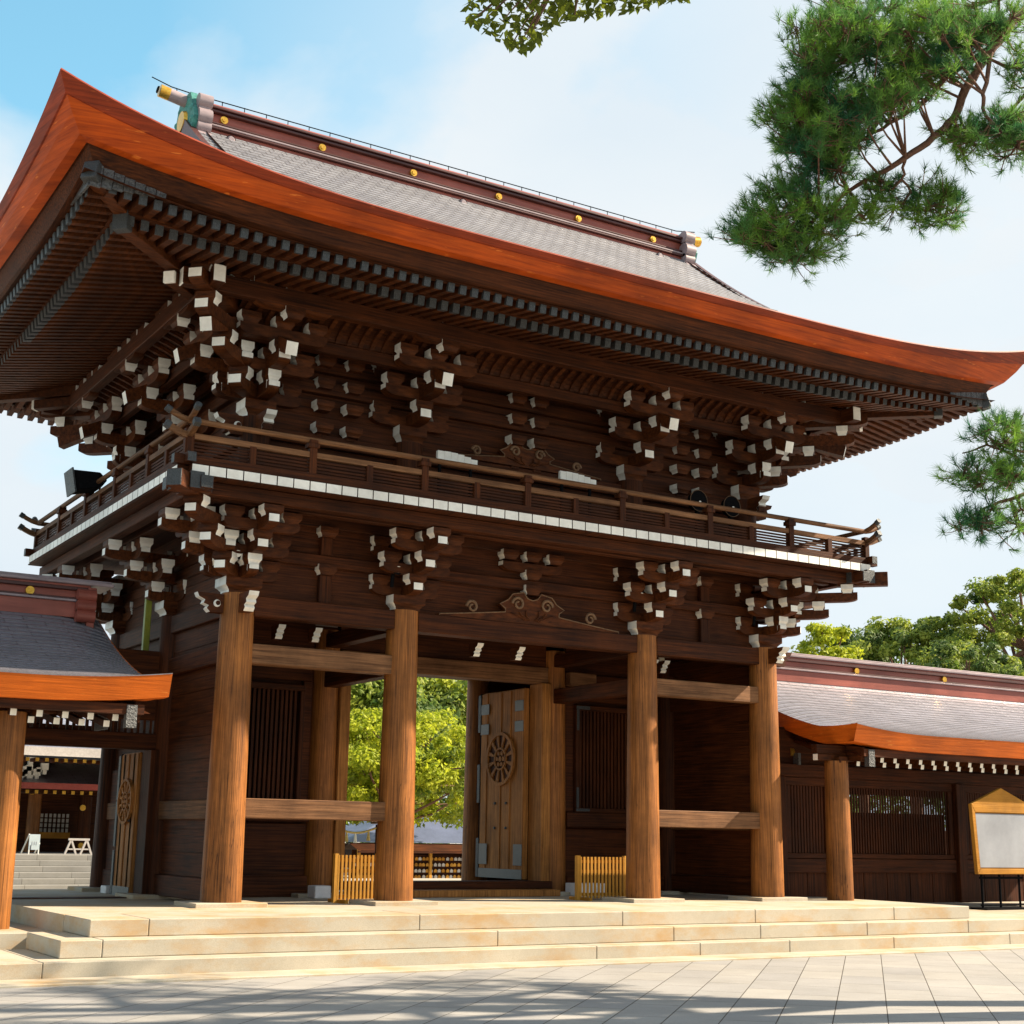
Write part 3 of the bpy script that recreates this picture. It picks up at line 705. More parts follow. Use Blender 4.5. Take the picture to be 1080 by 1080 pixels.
bracket_set(UX[0], 2.78, ZU, [-HP], True); bracket_set(UX[0], 5.34, ZU, [-HP, math.pi], True, -HP*1.5); bracket_set(UX[3], 2.78, ZU, [HP], True)
bracket_set(UX[3], 5.34, ZU, [HP, math.pi], True, HP*1.5)
for x in (UX[0]+.24, UX[3]-.24):
    pass
for (x, rot) in ((UX[0]-.2, 0), (UX[3]+.2, math.pi)):
    o = link('beam_nose', NOSEU, gate, V((x, .22, 7.42))-V(gate.location)); o.rotation_euler = (0, 0, rot)
for x in (UX[0], UX[3]):
    o = link('beam_nose', NOSEU, gate, V((x, .0, 7.42))-V(gate.location)); o.rotation_euler = (0, 0, HP)
for x in (-3.75, -3.25, -.22, .22, 3.25, 3.75):
    m = MB(); m.box(x-.08, x+.08, .12, .2, 7.6, 7.7, WZ); st = part('wall_block_stack', m, gate)
    for z in (7.66, 8.02, 8.38, 8.74)[(0 if abs(x) > 1 else 1):]: 
        o = link('bearing_block', TL['masu'], st, (x, .12, z-.02))
sc2 = scroll(.10, 7.64, 1.5, .42, .1, (BW, SCW), 'carved_frog_leg_strut')
for (x, y, r) in ((-4.5, .0, 0), (1.0, .1, 0)): pass
# outer eave purlin ring
m = MB(); yo = .22-3*STP*1.2+.04; xo = 4.8+3*STP*1.2-.04; yb = 5.34+3*STP*1.2-.04
m.box(-xo-.42, xo+.42, yo-.09, yo+.09, 9.10, 9.36, WX, ends={'-x': WH, '+x': WH}); m.box(-xo-.42, xo+.42, yb-.09, yb+.09, 9.10, 9.36, WX)
m.box(-xo-.09, -xo+.09, yo-.42, yb+.42, 9.097, 9.357, WY, ends={'-y': WH}); m.box(xo-.09, xo+.09, yo-.42, yb+.42, 9.097, 9.357, WY, ends={'-y': WH})
part('eave_purlin', m, gate, .012)
yi = .22-STP*1.2*1.55; xi = 4.8+STP*1.2*1.55
m = MB(); m.box(-xi, xi, yi-.07, yi+.07, 8.72, 8.90, WX); m.box(-xi-.07, -xi+.07, yi, 5.34+.7, 8.717, 8.897, WY); m.box(xi-.07, xi+.07, yi, 5.34+.7, 8.717, 8.897, WY)
part('inner_purlin', m, gate, .01)
# curved ribs between the two purlins
rb = MB(); prof = []
dy = abs(yo-yi)
for i in range(7):
    t = i/6; prof.append((-dy*t**1.7, .33*t**.8+.04))
pr = prof+[(p, q+.07) for p, q in prof[::-1]]
rb.prism(pr, -.035, .035, BW, T=lambda p, q, t: (t, p, q)); RIB = rb.mesh('curved_rib')
bd = MB()
for i in range(6):
    (p, q), (p2, q2) = prof[i], prof[i+1]
    bd.add([(-xi, yi+p, 8.83+q+.06), (xi, yi+p, 8.83+q+.06), (xi, yi+p2, 8.83+q2+.06), (-xi, yi+p2, 8.83+q2+.06)], [(0, 1, 2, 3)], WX)
    bd.add([(-xi-p, yi, 8.83+q+.06), (-xi-p, 6.0, 8.83+q+.06), (-xi-p2*1, 6.0, 8.83+q2+.06), (-xi-p2*1, yi, 8.83+q2+.06)][::1], [(0, 1, 2, 3)], WY)
cov = part('rib_cove', bd, gate)
nrib = 56
for i in range(nrib):
    x = -xi+2*xi*(i+.5)/nrib; link('curved_rib', RIB, cov, (x, yi, 8.83))
for i in range(26):
    y = yi+(6.0-yi)*(i+.5)/26; o = link('curved_rib', RIB, cov, (-xi, y, 8.83)); o.rotation_euler = (0, 0, -HP)

# main roof -----------------------------------------------------------------
HX, HY, YC = 8.87, 6.0, 2.78
EZ = 9.93
def lift(u): return max(0., 1-max(u, 0)/6.8)**3.3
def P_(d): return .36*d+.044*d*d
SIDES = [(HX, HY, lambda a, i: (a, YC-HY+i)), (HY, HX, lambda a, i: (HX-i, YC+a)), (HX, HY, lambda a, i: (-a, YC+HY-i)), (HY, HX, lambda a, i: (-HX+i, YC-a))]
roof_mb = MB()
XG = 5.45; DG = HX-XG
crs = .16; lip = .016
def AMP(x): return .65-.10*math.tanh(x/3)
def zroof(u, d, x=0): return EZ+P_(d)+AMP(x)*lift(u)*math.exp(-d/1.7)
def ring_samples(h, d, n=90): return [-(h-d)+2*(h-d)*k/n for k in range(n+1)]
nd = int(DG/crs)
for si, (h, hi, T) in enumerate(SIDES):
    for c in range(nd):
        d0, d1 = c*DG/nd, (c+1)*DG/nd
        n = 60 if si in (0, 3) else 24
        A = ring_samples(h, d0, n); B = ring_samples(h, d1, n)
        vs = []
        for a in A: x, y = T(a, d0); z = zroof(h-abs(a), d0, x); vs += [(x, y, z), (x, y, z+lip)]
        for a in B: x, y = T(a, d1); vs.append((x, y, zroof(h-abs(a), d1, x)))
        o = 2*(n+1); fs = []
        for k in range(n):
            fs.append((2*k, 2*k+2, 2*k+3, 2*k+1)); fs.append((2*k+1, 2*k+3, o+k+1, o+k))
        roof_mb.add(vs, fs, [TEDGE, TILE]*(len(fs)//2))
# upper front/back slopes
n2 = int((HY-DG)/crs)
for s in (-1, 1):
    for c in range(n2):
        d0 = DG+(HY-DG)*c/n2; d1 = DG+(HY-DG)*(c+1)/n2
        y0_, y1_ = YC+s*(HY-d0), YC+s*(HY-d1)
        n = 20; vs = []
        for k in range(n+1):
            x = -XG+2*XG*k/n; z0_, z1_ = zroof(HX-abs(x), d0, x), zroof(HX-abs(x), d1, x); vs += [(x, y0_, z0_), (x, y0_, z0_+lip), (x, y1_, z1_)]
        fs = []
        for k in range(n): fs += [(3*k, 3*k+3, 3*k+4, 3*k+1), (3*k+1, 3*k+4, 3*k+5, 3*k+2)]
        roof_mb.add(vs, fs, [TEDGE, TILE]*(len(fs)//2))
roof = part('roof', roof_mb, gate)
# gable walls
for s in (-1, 1):
    m = MB(); x = s*(XG-.25); zt = EZ+P_(HY)
    m.add([(x, YC-HY+DG, EZ+P_(DG)-.02), (x, YC+HY-DG, EZ+P_(DG)-.02), (x, YC, zt)], [(0, 1, 2)], WZ)
    for t in (-1, 1):
        pts = []
        for k in range(9):
            d = DG+(HY-DG)*k/8; pts.append((s*(XG-.02), YC+t*(HY-d), EZ+P_(d)-.16))
        for p, q in zip(pts[:-1], pts[1:]): m.beam(p, q, .12, .30, RIDGED)
    sub('gable', m, roof)
# thick eave edge
def fascia(profile, mats, name, upto=4):
    m = MB()
    for si, (h, hi, T) in enumerate(SIDES):
        n = 80; rows = []
        for k in range(n+1):
            t = k/n; a0 = -h+2*h*t; row = []
            for (ins, drop, ki, kd) in profile:
                a_ = a0*(h-ins-ki*1.0)/h if True else a0
                # inset grows toward corners
                Lk = lift(h-abs(a0)); i_ = ins+ki*Lk
                a_ = max(-(h-i_), min(h-i_, a0*(h-(ins+ki))/h))
                x, y = T(a_, i_); row.append((x, y, EZ+lip+AMP(x)*Lk-(drop+kd*Lk)))
            rows.append(row)
        q = len(profile)
        vs = [p for r in rows for p in r]; fs = []; ms = []
        for k in range(n):
            for j in range(q-1): fs.append((k*q+j, k*q+j+1, (k+1)*q+j+1, (k+1)*q+j)); ms.append(mats[j])
        m.add(vs, fs, ms)
    return sub(name, m, roof)
fascia([(0, -.004, 0, 0), (-.012, .02, 0, 0), (.015, .055, .01, .05), (.05, .10, .05, .15)], [RED, RED, RED], 'upper_eave_edge')
fascia([(.05, .10, .05, .15), (.075, .105, .05, .155), (.12, .19, .10, .22), (.21, .285, .17, .32), (.35, .30, .15, .34)], [RED, ORG, ORG, ORG], 'lower_eave_edge')
fascia([(.35, .295, .15, .33), (.38, .295, .15, .33), (.48, .50, .17, .37), (.60, .60, .17, .36)], [WX, WX, WX], 'eave_board')
# rafters
ZF0, ZF1 = 9.36, 9.50     # flying rafter: top at tip / at root
def rafter_mesh(w, h, name):
    m = MB(); m.box(-w/2, w/2, 0, 1, -h, 0, BW, ends={'-y': CAP}); m.box(-w/2-.004, w/2+.004, -.008, .045, -h-.004, .004, CAP)
    return m.mesh(name)
RF = rafter_mesh(.095, .12, 'flying_rafter'); RBm = rafter_mesh(.10, .13, 'rafter')
def lf_(u): return lift(u)
raf_all = []
stuff = {'flying_rafter': MB(), 'rafter': MB()}
def place_rafter(kind, T, side, a, i0, i1, z0, z1, ind):
    x0_, y0_ = T(a, i0); x1_, y1_ = T(a, i1); p, q = V((x0_, y0_, z0)), V((x1_, y1_, z1)); d = q-p
    if ind:
        o = link(kind, RF if kind == 'flying_rafter' else RBm, roof, p)
        o.rotation_mode = 'QUATERNION'
        Y = d.normalized(); X = Y.cross(V((0, 0, 1))).normalized(); Z = X.cross(Y)
        o.rotation_quaternion = Matrix((X, Y, Z)).transposed().to_quaternion(); o.scale = (1, d.length, 1)
    else:
        h = .12; stuff[kind].beam(p-V((0, 0, h/2)), q-V((0, 0, h/2)), .097, h, BW, CAP)
for si, (h, hi, T) in enumerate(SIDES):
    n = 84 if si in (0, 2) else 56
    for k in range(n):
        a = -(h-.62)+2*(h-.62)*(k+.5)/n; u = h-abs(a); Lk = lift(u); dz_ = (AMP(T(a, 0)[0])-.75)*Lk
        ind = (si == 0 and k < 70) or (si == 3 and k > 26)
        # flying
        i0 = .56+.12*Lk; i1 = min(1.75, u-.05)
        if i1 > i0+.08:
            zf = ZF0+.46*Lk+dz_; z1_ = zf+.17*(i1-i0)-.10*Lk*(i1-i0)
            place_rafter('flying_rafter', T, si, a, i0, i1, zf, z1_, ind)
        i0 = 1.12+.05*Lk; i1 = min(3.45, u-.05)
        if i1 > i0+.08:
            zb_ = 9.30+.30*lift(max(u-.5, 0)); zz = zb_+.19*(i1-i0)-.14*Lk*(i1-i0)
            place_rafter('rafter', T, si, a, i0, i1, zb_, zz, ind)
for k_, mbb in stuff.items():
    o = sub(k_, mbb, roof); o['kind'] = 'stuff'
# boards above rafters
m = MB()
for si, (h, hi, T) in enumerate(SIDES):
    n = 60
    for (ia, ib, f) in ((.5, 1.3, 0), (1.1, 3.5, 1)):
        vs = []
        for k in range(n+1):
            for e, ii in ((0, ia), (1, ib)):
                a = -(h-ii)+2*(h-ii)*k/n; u = h-abs(a); Lk = lift(u)
                if f == 0: z = ZF0+.46*Lk+.17*(ii-.56)+.012+(AMP(T(a, 0)[0])-.75)*Lk
                else: z = 9.30+.30*lift(max(u-.5, 0))+.19*(ii-1.12)-.14*Lk*(ii-1.12)+.012
                x, y = T(a, ii); vs.append((x, y, z))
        m.add(vs, [(2*k, 2*k+1, 2*k+3, 2*k+2) for k in range(n)], WX if si in (0, 2) else WY)
    # batten carrying flying rafters
    vs = []
    for k in range(n+1):
        for ii, dz in ((1.10, .0), (1.10, .13), (1.22, .13), (1.22, .0)):
            a = -(h-ii)+2*(h-ii)*k/n; u = h-abs(a); x, y = T(a, ii); vs.append((x, y, 9.30+.30*lift(max(u-.5, 0))+.004+dz))
    m.add(vs, [(4*k+j, 4*k+(j+1) % 4, 4*k+4+(j+1) % 4, 4*k+4+j) for k in range(n) for j in range(4)], WX)
sub('soffit', m, roof)
# hip rafters
for sx in (-1, 1):
    for sy in (-1, 1):
        c = lambda i: (sx*(HX-i), YC+sy*(HY-i))
        m = MB()
        P = [(.62, 9.76-(.19 if sx > 0 else 0)), (1.3, 9.62-(.05 if sx > 0 else 0)), (2.4, 9.60), (3.6, 9.62)]
        for (i0, z0_), (i1, z1_) in zip(P[:-1], P[1:]): m.beam((*c(i0), z0_-.02), (*c(i1), z1_-.02), .19, .24, BW)
        zz_ = -.19 if sx > 0 else 0; m.beam((*c(.585), 9.755+zz_), (*c(.68), 9.715+zz_), .21, .27, CAP)
        m.beam((*c(1.22), 9.43), (*c(3.6), 9.47), .20, .24, BW); m.beam((*c(1.17), 9.43), (*c(1.28), 9.43), .22, .27, CAP)
        m.beam((*c(2.22), 9.20), (*c(3.6), 9.28), .17, .17, BW); m.beam((*c(2.19), 9.197), (*c(2.23), 9.20), .173, .173, WH)
        hp = sub('hip_rafter', m, roof, .008)
        # openwork metal fitting at the corner
        m = MB()
        zz = EZ+.75-.60
        for (ux, uy) in ((1, 0), (0, 1)):
            for k in range(7):
                d0 = .02+k*.14
                i_ = .60
                p = (sx*(HX-i_-ux*d0), YC+sy*(HY-i_-uy*d0)); q = (sx*(HX-i_-ux*(d0+.13)), YC+sy*(HY-i_-uy*(d0+.13)))
                zt = EZ+AMP(sx*8)*lift(i_+d0)-.60-.18*lift(i_+d0)+.10; hh = .30*(1-k/8)
                m.beam((*p, zt-hh/2), (*q, zt-hh/2-.01), .03, hh, LACE)
        sub('corner_fitting', m, hp)
# ridge
zr = 13.20; m = MB()
def rid(x0_, x1_, w, z0_, z1_, mat, mb): mb.box(x0_, x1_, YC-w, YC+w, z0_, z1_, mat)
rid(-5.3, 5.3, .40, zr-.15, zr+.19, RIDGE, m)
for k in range(3): rid(-5.3, 5.3, .46-.01*k, zr+.19+.05*k, zr+.225+.05*k, RIDGEL if k == 1 else RIDGED, m)
rid(-5.3, 5.3, .34, zr+.325, zr+.52, RIDGE, m)
for k in range(2): rid(-5.32, 5.32, .42+.03*k, zr+.52+.06*k, zr+.565+.06*k, RIDGED, m)
rid(-5.3, 5.3, .28, zr+.625, zr+.70, RIDGED, m)
rg = sub('ridge', m, roof, .008)
m = MB(); m.cyl((-5.3, YC, zr+.74), (5.3, YC, zr+.74), .13, .13, RIDGE, 16); sub('ridge_cap', m, rg)
for i in range(6):
    x = -4.85+i*1.85; m = MB(); m.cyl((x, YC-.33, zr+.42), (x, YC-.40, zr+.42), .068, .068, GOLD, 20); m.cyl((x, YC-.39, zr+.42), (x, YC-.415, zr+.42), .04, .035, GOLD, 14); sub('gold_crest', m, rg)
for x in (-4.75, -.15, 4.48):
    m = MB(); m.cyl((x, YC-.4, zr+.02), (x, YC-.52, zr+.02), .07, .09, BLK, 14); m.cyl((x, YC-.52, zr+.02), (x, YC-.55, zr+.02), .075, .05, RIDGEL, 14); sub('ridge_spout', m, rg)
m = MB()
for i in range(28):
    x = -5.6+11.2*i/27; m.cyl((x, YC, zr+.84), (x, YC, zr+.97), .008, .008, BLK, 6)
pts = [(-6.05, YC, zr+1.06), (-5.7, YC, zr+.98), (-5.3, YC, zr+.96), (0, YC, zr+.96), (5.3, YC, zr+.96), (5.8, YC, zr+1.05)]
m.tube(pts, .010, BLK, 6); sub('lightning_wire', m, rg)
for s in (-1, 1):
    m = MB()
    def oct_prof(w, h, n=24):
        r = []
        for k in range(n):
            a = 2*math.pi*k/n; rr = 1+.08*math.cos(6*a); r.append((YC+w*math.cos(a)*rr, zr+.30+h*math.sin(a)*rr))
        return r
    m.prism(oct_prof(.50, .58), s*5.32, s*5.44, TEAL, T=lambda p, q, t: (t, p, q))
    m.cyl((s*5.44, YC, zr+.38), (s*5.50, YC, zr+.38), .20, .18, GOLD, 24)
    for k in range(9):
        a = math.radians(-40+k*32); r_ = .44; m.cyl((s*5.44, YC+math.cos(a)*r_, zr+.3+math.sin(a)*r_), (s*5.47, YC+math.cos(a)*r_, zr+.3+math.sin(a)*r_), .07, .03, TEAL, 8)
    for sy in (-1, 1):
        for zz, rr in ((zr-.12, .17), (zr+.14, .11), (zr+.33, .15), (zr+.62, .13)):
            m.cyl((s*5.12, YC+sy*.46, zz), (s*5.36, YC+sy*.46, zz), rr, rr, RIDGEL, 14)
        m.box(min(s*5.15, s*5.35), max(s*5.15, s*5.35), YC+sy*.46-.06, YC+sy*.46+.06, zr-.2, zr+.72, RIDGEL)
    sub('ridge_end_ornament', m, rg)
    m = MB(); m.cyl((s*5.3, YC, zr+.76), (s*5.75, YC, zr+.83), .11, .11, RIDGEL, 16); m.cyl((s*5.73, YC, zr+.826), (s*5.90, YC, zr+.853), .112, .112, GOLD, 18)
    m.cyl((s*5.925, YC, zr+.857), (s*5.945, YC, zr+.86), .07, .06, BLK, 12); sub('ridge_end_pole', m, rg)
# rain pipe
m = MB(); m.box(-5.42, -5.32, 3.02, 3.12, 3.95, 5.35, LIME); part('rain_pipe', m, gate, .01)

# ------------------------------------------------------------------ side corridors
def corridor(s, x_end, x_far, label, open_bay):
    root = thing('roofed_corridor', ((x_end+x_far)/2, 2.78, .4), label, 'corridor')
    YE, YM, ZE, ZRR = -1.0, 2.78, 3.52, 4.86
    HD = YM-YE
    def zc(x, d):
        e = abs(x-x_end); l = max(0, 1-e/2.0)**2.2*.13
        # verge curls down toward the gable edge
        return ZE+.17*d+.055*d*d+l*math.exp(-d/1.2)
    lo, hi_ = (x_far, x_end) if s < 0 else (x_end, x_far)
    m = MB(); n = 30; nc = 24
    for sy in (-1, 1):
        for c in range(nc):
            d0, d1 = HD*c/nc, HD*(c+1)/nc; vs = []
            for k in range(n+1):
                t = k/n; x = x_end+(x_far-x_end)*t**2
                ro = -.15*max(0, 1-abs(x-x_end)/1.0)**2*(min(d0, 1.0)/1.0)
                ya, yb_ = YM+sy*(HD-d0), YM+sy*(HD-d1)
                vs += [(x, ya, zc(x, d0)+ro), (x, ya, zc(x, d0)+.013+ro), (x, yb_, zc(x, d1)+ro)]
            fs = []
            for k in range(n): fs += [(3*k, 3*k+3, 3*k+4, 3*k+1), (3*k+1, 3*k+4, 3*k+5, 3*k+2)]
            m.add(vs, fs, [TEDGE, TILE2]*(len(fs)//2))
    rf = part('roof', m, root)
    # eave edge along front + verge
    m = MB()
    for sy in (-1, 1):
        vs = []
        for k in range(n+1):
            t = k/n; x = x_end+(x_far-x_end)*t**2; z = zc(x, 0); yy = YM+sy*HD
            vs += [(x, yy, z+.013), (x-s*(-.0), yy-sy*.10, z-.30), (x, yy-sy*.30, z-.31)]
        m.add(vs, [(3*k+j, 3*k+3+j, 3*k+4+j, 3*k+1+j) for k in range(n) for j in (0, 1)], ORG2)
        vs = []
        for k in range(nc+1):
            d = HD*k/nc; z = zc(x_end, d)-.15*(min(d, 1.0)/1.0); yy = YM+sy*(HD-d)
            ii = .10*(1 if k else 1); yb_ = yy-(sy*.10 if k == 0 else 0)
            vs += [(x_end, yy, z+.018), (x_end+s*.10, yb_, z-.30+.02*(0)), (x_end+s*.30, yb_, z-.31)]
        m.add(vs, [(3*k+j, 3*k+3+j, 3*k+4+j, 3*k+1+j) for k in range(nc) for j in (0, 1)], ORG2)
    sub('eave_edge', m, rf)
    # verge board and under-eave board
    m = MB()
    for sy in (-1, 1):
        for c in range(12):
            d0, d1 = .25+(HD-.25)*c/12, .25+(HD-.25)*(c+1)/12
            m.beam((x_end+s*.36, YM+sy*(HD-d0), zc(x_end, d0)-.54), (x_end+s*.36, YM+sy*(HD-d1), zc(x_end, d1)-.54), .08, .26, WY)
        m.box(lo+.3, hi_-.3, *(sorted((YM+sy*(HD-.16), YM+sy*(HD-.34)))), ZE-.42, ZE-.29, WX)
        m.add([(lo+.2, YM+sy*(HD-.2), ZE-.40), (hi_-.2, YM+sy*(HD-.2), ZE-.40), (hi_-.2, YM, ZE+.35), (lo+.2, YM, ZE+.35)], [(0, 1, 2, 3)], WX)
    sub('verge_board', m, rf)
    m = MB(); m.box(*sorted((x_end+s*.40, x_end+s*.54)), -.86, -.74, ZE-.60, ZE-.30, LACE)
    sub('metal_fitting', m, rf); m = MB()
    m.cyl((x_end+s*.30, 1.05, ZE-.28), (x_end+s*.22, 1.05, ZE-.28), .09, .09, GOLD, 18)
    m.box(*sorted((x_end+s*.28, x_end+s*.34)), .85, 1.35, ZE-.52, ZE-.30, LACE)
    sub('metal_fitting', m, rf)
    # rafters with white ends, two rows
    ra = MB(); ra.box(-.04, .04, 0, .9, -.085, 0, BW, ends={'-y': WH}); ra_m = ra.mesh('rafter')
    nr = int(abs(x_far-x_end-s*.6)/.33)
    for k in range(nr):
        x = x_end+s*(.62+.33*k)
        if abs(x) > 14.5: break
        o = link('rafter', ra_m, rf, (x, YE+.36, ZE-.42)); o.rotation_euler = (.18, 0, 0)
        o = link('rafter', ra_m, rf, (x-.05, YE+.58, ZE-.49)); o.rotation_euler = (.18, 0, 0)
    # ridge
    m = MB()
    for w_, a, b, mat in ((.32, 4.78, 5.02, RIDGE), (.37, 5.02, 5.055, RIDGEL), (.35, 5.055, 5.085, RIDGED), (.29, 5.085, 5.20, RIDGE), (.36, 5.20, 5.25, RIDGED), (.33, 5.25, 5.29, RIDGE)):
        m.box(lo+(0 if s < 0 else .25), hi_-(.25 if s < 0 else 0), YM-w_, YM+w_, a, b, mat)
    rg2 = sub('ridge', m, rf, .006)
    m = MB(); m.box(lo-(0 if s < 0 else .1), hi_+(.1 if s < 0 else 0), YM-.38, YM+.38, 5.29, 5.34, RIDGEL)
    m.box(lo-(0 if s < 0 else .1), hi_+(.1 if s < 0 else 0), YM-.22, YM+.22, 5.34, 5.40, RIDGEL); sub('ridge_cap', m, rg2, .01)
    m = MB()
    for k in range(3):
        xk = x_end+s*(.22); m.cyl((xk-s*.03, YM-.4, 4.80+.16*k), (xk+s*.25, YM-.4, 4.80+.16*k), .10, .10, RIDGEL if s > 0 else RIDGE, 12)
    m.box(*sorted((x_end+s*.18, x_end+s*.30)), YM-.42, YM+.42, 4.55, 5.25, RIDGE); sub('ridge_end_ornament', m, rg2, .01)
    for x in ([6.62+.0, 9.75, 12.4] if s > 0 else [-7.4, -10]):
        m = MB(); m.cyl((x, YM-.29, 5.13), (x, YM-.35, 5.13), .065, .065, GOLD, 16); sub('gold_crest', m, rg2)
    return root, rf
rc, rrf = corridor(1, 6.3, 16, 'long low wooden corridor right of the gate with a pale shingle roof and barred windows', False)
lc, lrf = corridor(-1, -6.23, -16, 'low wooden corridor left of the gate with an open doorway under an orange-edged roof', True)
def pb(root, name, x0_, x1_, y0_, y1_, z0_, z1_, m_, bev=.01, **k):
    b = MB(); b.box(x0_, x1_, y0_, y1_, z0_, z1_, m_, **k); return part(name, b, root, bev)
# right corridor body
for x in (6.43, 12.6):
    m = MB(); z0_ = ZP if x < 7 else .39
    m.cyl((x, -.3, z0_), (x, -.3, 3.02), .235, .21, CW if x < 9.5 else WZ, 4 if False else 28); part('column', m, rc)
    if x < 7:
        m = MB(); m.box(x-.5, x+.5, -.37, -.23, 3.02, 3.14, BW, ends={'-x': WH, '+x': WH}); m.box(x-.1, x+.1, -.5, -.1, 2.98, 3.1, BW); part('column_bracket', m, rc, .01)
pb(rc, 'eave_beam', 5.9, 16, -.38, -.22, 3.14, 3.3, WX)
YWL = 1.0
pb(rc, 'head_beam', 5.3, 16, YWL-.1, YWL+.1, 2.78, 3.02, WX); pb(rc, 'wall_panel', 5.3, 16, YWL, YWL+.08, 3.02, 3.7, WX)
for x in (6.15, 7.55, 10.95, 14.2): pb(rc, 'post', x-.12, x+.12, YWL-.14, YWL+.14, .45, 2.78, WZ)
def rwin(xa, xb, gaps):
    m = MB(); m.box(xa, xb, YWL-.06, YWL+.06, 2.62, 2.78, WX); m.box(xa, xb, YWL-.08, YWL+.08, 1.02, 1.28, WX); m.box(xa, xb, YWL-.05, YWL+.05, 1.28, 1.38, WX)
    m.box(xa, xa+.12, YWL-.05, YWL+.05, 1.38, 2.62, WZ); m.box(xb-.12, xb, YWL-.05, YWL+.05, 1.38, 2.62, WZ)
    wdw = part('barred_window', m, rc, .01)
    m = MB(); n = int((xb-xa-.24)/.07)
    for i in range(n):
        xx = xa+.12+(xb-xa-.24)*(i+.5)/n; m.box(xx-(.026 if not gaps else .019), xx+(.026 if not gaps else .019), YWL-.012, YWL+.012, 1.38, 2.62, WZ)
    sub('window_bar', m, wdw)
    m = MB()
    if gaps: m.box(xa+.1, xb-.1, YWL+.10, YWL+.13, 1.3, 2.16, WX); m.box(xa+.1, xb-.1, YWL+.10, YWL+.13, 2.50, 2.72, WX)
    else: m.box(xa+.1, xb-.1, YWL+.10, YWL+.13, 1.3, 2.72, WX)
    sub('dark_backing', m, wdw)  # backing added to darken the window, open strip leaves bright slivers
    m = MB()
    nn = 5 if xb-xa > 2 else 2
    for i in range(nn): m.box(xa+(xb-xa)*i/nn+.01, xa+(xb-xa)*(i+1)/nn-.01, YWL, YWL+.05, .45, 1.02, WZ)
    part('plank_panel', m, rc)
rwin(6.3, 7.43, False); rwin(7.68, 10.8, True); rwin(11.1, 14.0, False)
pb(rc, 'far_wall', 5.3, 16, 5.5, 5.6, .4, 1.9, WX); pb(rc, 'far_wall', 5.3, 16, 5.5, 5.6, 2.9, 4.2, WX)
# left corridor body
m = MB(); m.cyl((-8.12, -.3, .36), (-8.12, -.3, 3.08), .21, .20, CW, 28); part('column', m, lc)
m = MB(); m.box(-8.5, -7.4, -.38, -.22, 3.08, 3.17, BW, ends={'+x': WH}); part('column_bracket', m, lc, .01)
pb(lc, 'eave_beam', -16, -6.6, -.375, -.225, 3.17, 3.3, WX)
pb(lc, 'head_beam', -14, -5.2, 2.68, 2.95, 2.84, 3.09, WX)
pb(lc, 'threshold', -14, -5.2, 2.62, 2.98, .36, .60, WX)
m = MB()
for i in range(26): m.box(-7.6+i*.1, -7.56+i*.1, 2.78, 2.84, 3.09, 3.30, WZ)
part('transom_bar', m, lc)
pb(lc, 'upper_wall', -14, -5.2, 2.76, 2.86, 3.30, 4.4, WX)
m = MB(); m.cyl((-5.08, 5.5, .36), (-5.08, 5.5, 3.2), .17, .165, WZ, 24); part('column', m, lc)
m = MB(); m.cyl((-8.6, 5.5, .36), (-8.6, 5.5, 3.2), .21, .2, WZ, 24); part('column', m, lc)
pb(lc, 'foot_block', -5.3, -5.02, 4.5, 4.8, .36, .70, CONC); pb(lc, 'board_panel', -5.10, -5.03, 4.3, 5.3, .72, 2.6, WY)
pb(lc, 'head_beam', -14, -5.2, 5.4, 5.6, 3.1, 3.35, WX)
leaf(lc, -5.27, 3.12, 3.98, .56, 2.82, 1, crest_r=.36, zc=2.05, strap=False)
pb(lc, 'jamb', -5.3, -5.16, 2.6, 3.05, .56, 2.84, WZ)

# ------------------------------------------------------------------ movable things on the platform
def low_fence(x0_, x1_, y, label, ang=0):
    root = thing('low_fence', ((x0_+x1_)/2, y, ZP), label, 'low fence', 'small slatted barriers in the gate bays')
    W = x1_-x0_; n = 11 if W < .8 else 13
    me = MB(); me.box(-.017, .017, -.012, .012, .03, .70, FW_); me = me.mesh('slat')
    for k in range(n):
        o = link('slat', me, root, (-W/2+W*(k+.5)/n, -.028, 0))
    m = MB()
    for z in (.07, .44, .60): m.box(-W/2, W/2, -.012, .012, z, z+.05, FWX)
    link('rail', m.mesh('rail'), root)
    for sx in (-1, 1):
        m = MB(); m.box(sx*(W/2-.0)-.03, sx*(W/2-.0)+.03, -.04, .04, .0, .72, FW_); link('post', m.mesh('post'), root)
        m = MB(); m.box(sx*(W/2-.06)-.03, sx*(W/2-.06)+.03, -.30, .30, 0, .05, FWX); link('foot', m.mesh('foot'), root)
    return root
low_fence(-2.98, -2.28, .62, 'low yellow slatted wooden barrier in the left bay behind the second column')
low_fence(1.42, 2.38, .62, 'low yellow slatted wooden barrier beside the third column at the right of the open door')
# pentagonal notice board
nb = thing('notice_board', (10.51, -.55, .39), 'pentagonal yellow-framed notice board with a blank grey sheet on thin black legs', 'notice board')
nb.location = (10.51, -.5, .39)
pent = [(-.77, .65), (.77, .65), (.85, 1.95), (0, 2.27), (-.85, 1.95)]
def ppart(name, prof, y0_, y1_, mat, par):
    m = MB(); m.prism(prof, y0_, y1_, mat, T=lambda p, q, t: (p, t, q)); return link(name, m.mesh(name), par, (0, 0, 0), .008)
ppart('back_panel', pent, .0, .05, FWX, nb)
fr = MB()
ring_o = pent; ring_i = [(-.69, .75), (.69, .75), (.755, 1.80), (0, 1.80), (-.755, 1.80)]
for (a, b, c, d) in ((0, 1, 1, 0), (1, 2, 2, 1), (4, 0, 0, 4)):
    q = [ring_o[a], ring_o[b], ring_i[c], ring_i[d]]
    fr.prism(q, -.035, -.002, FWX, T=lambda p, q_, t: (p, t, q_))
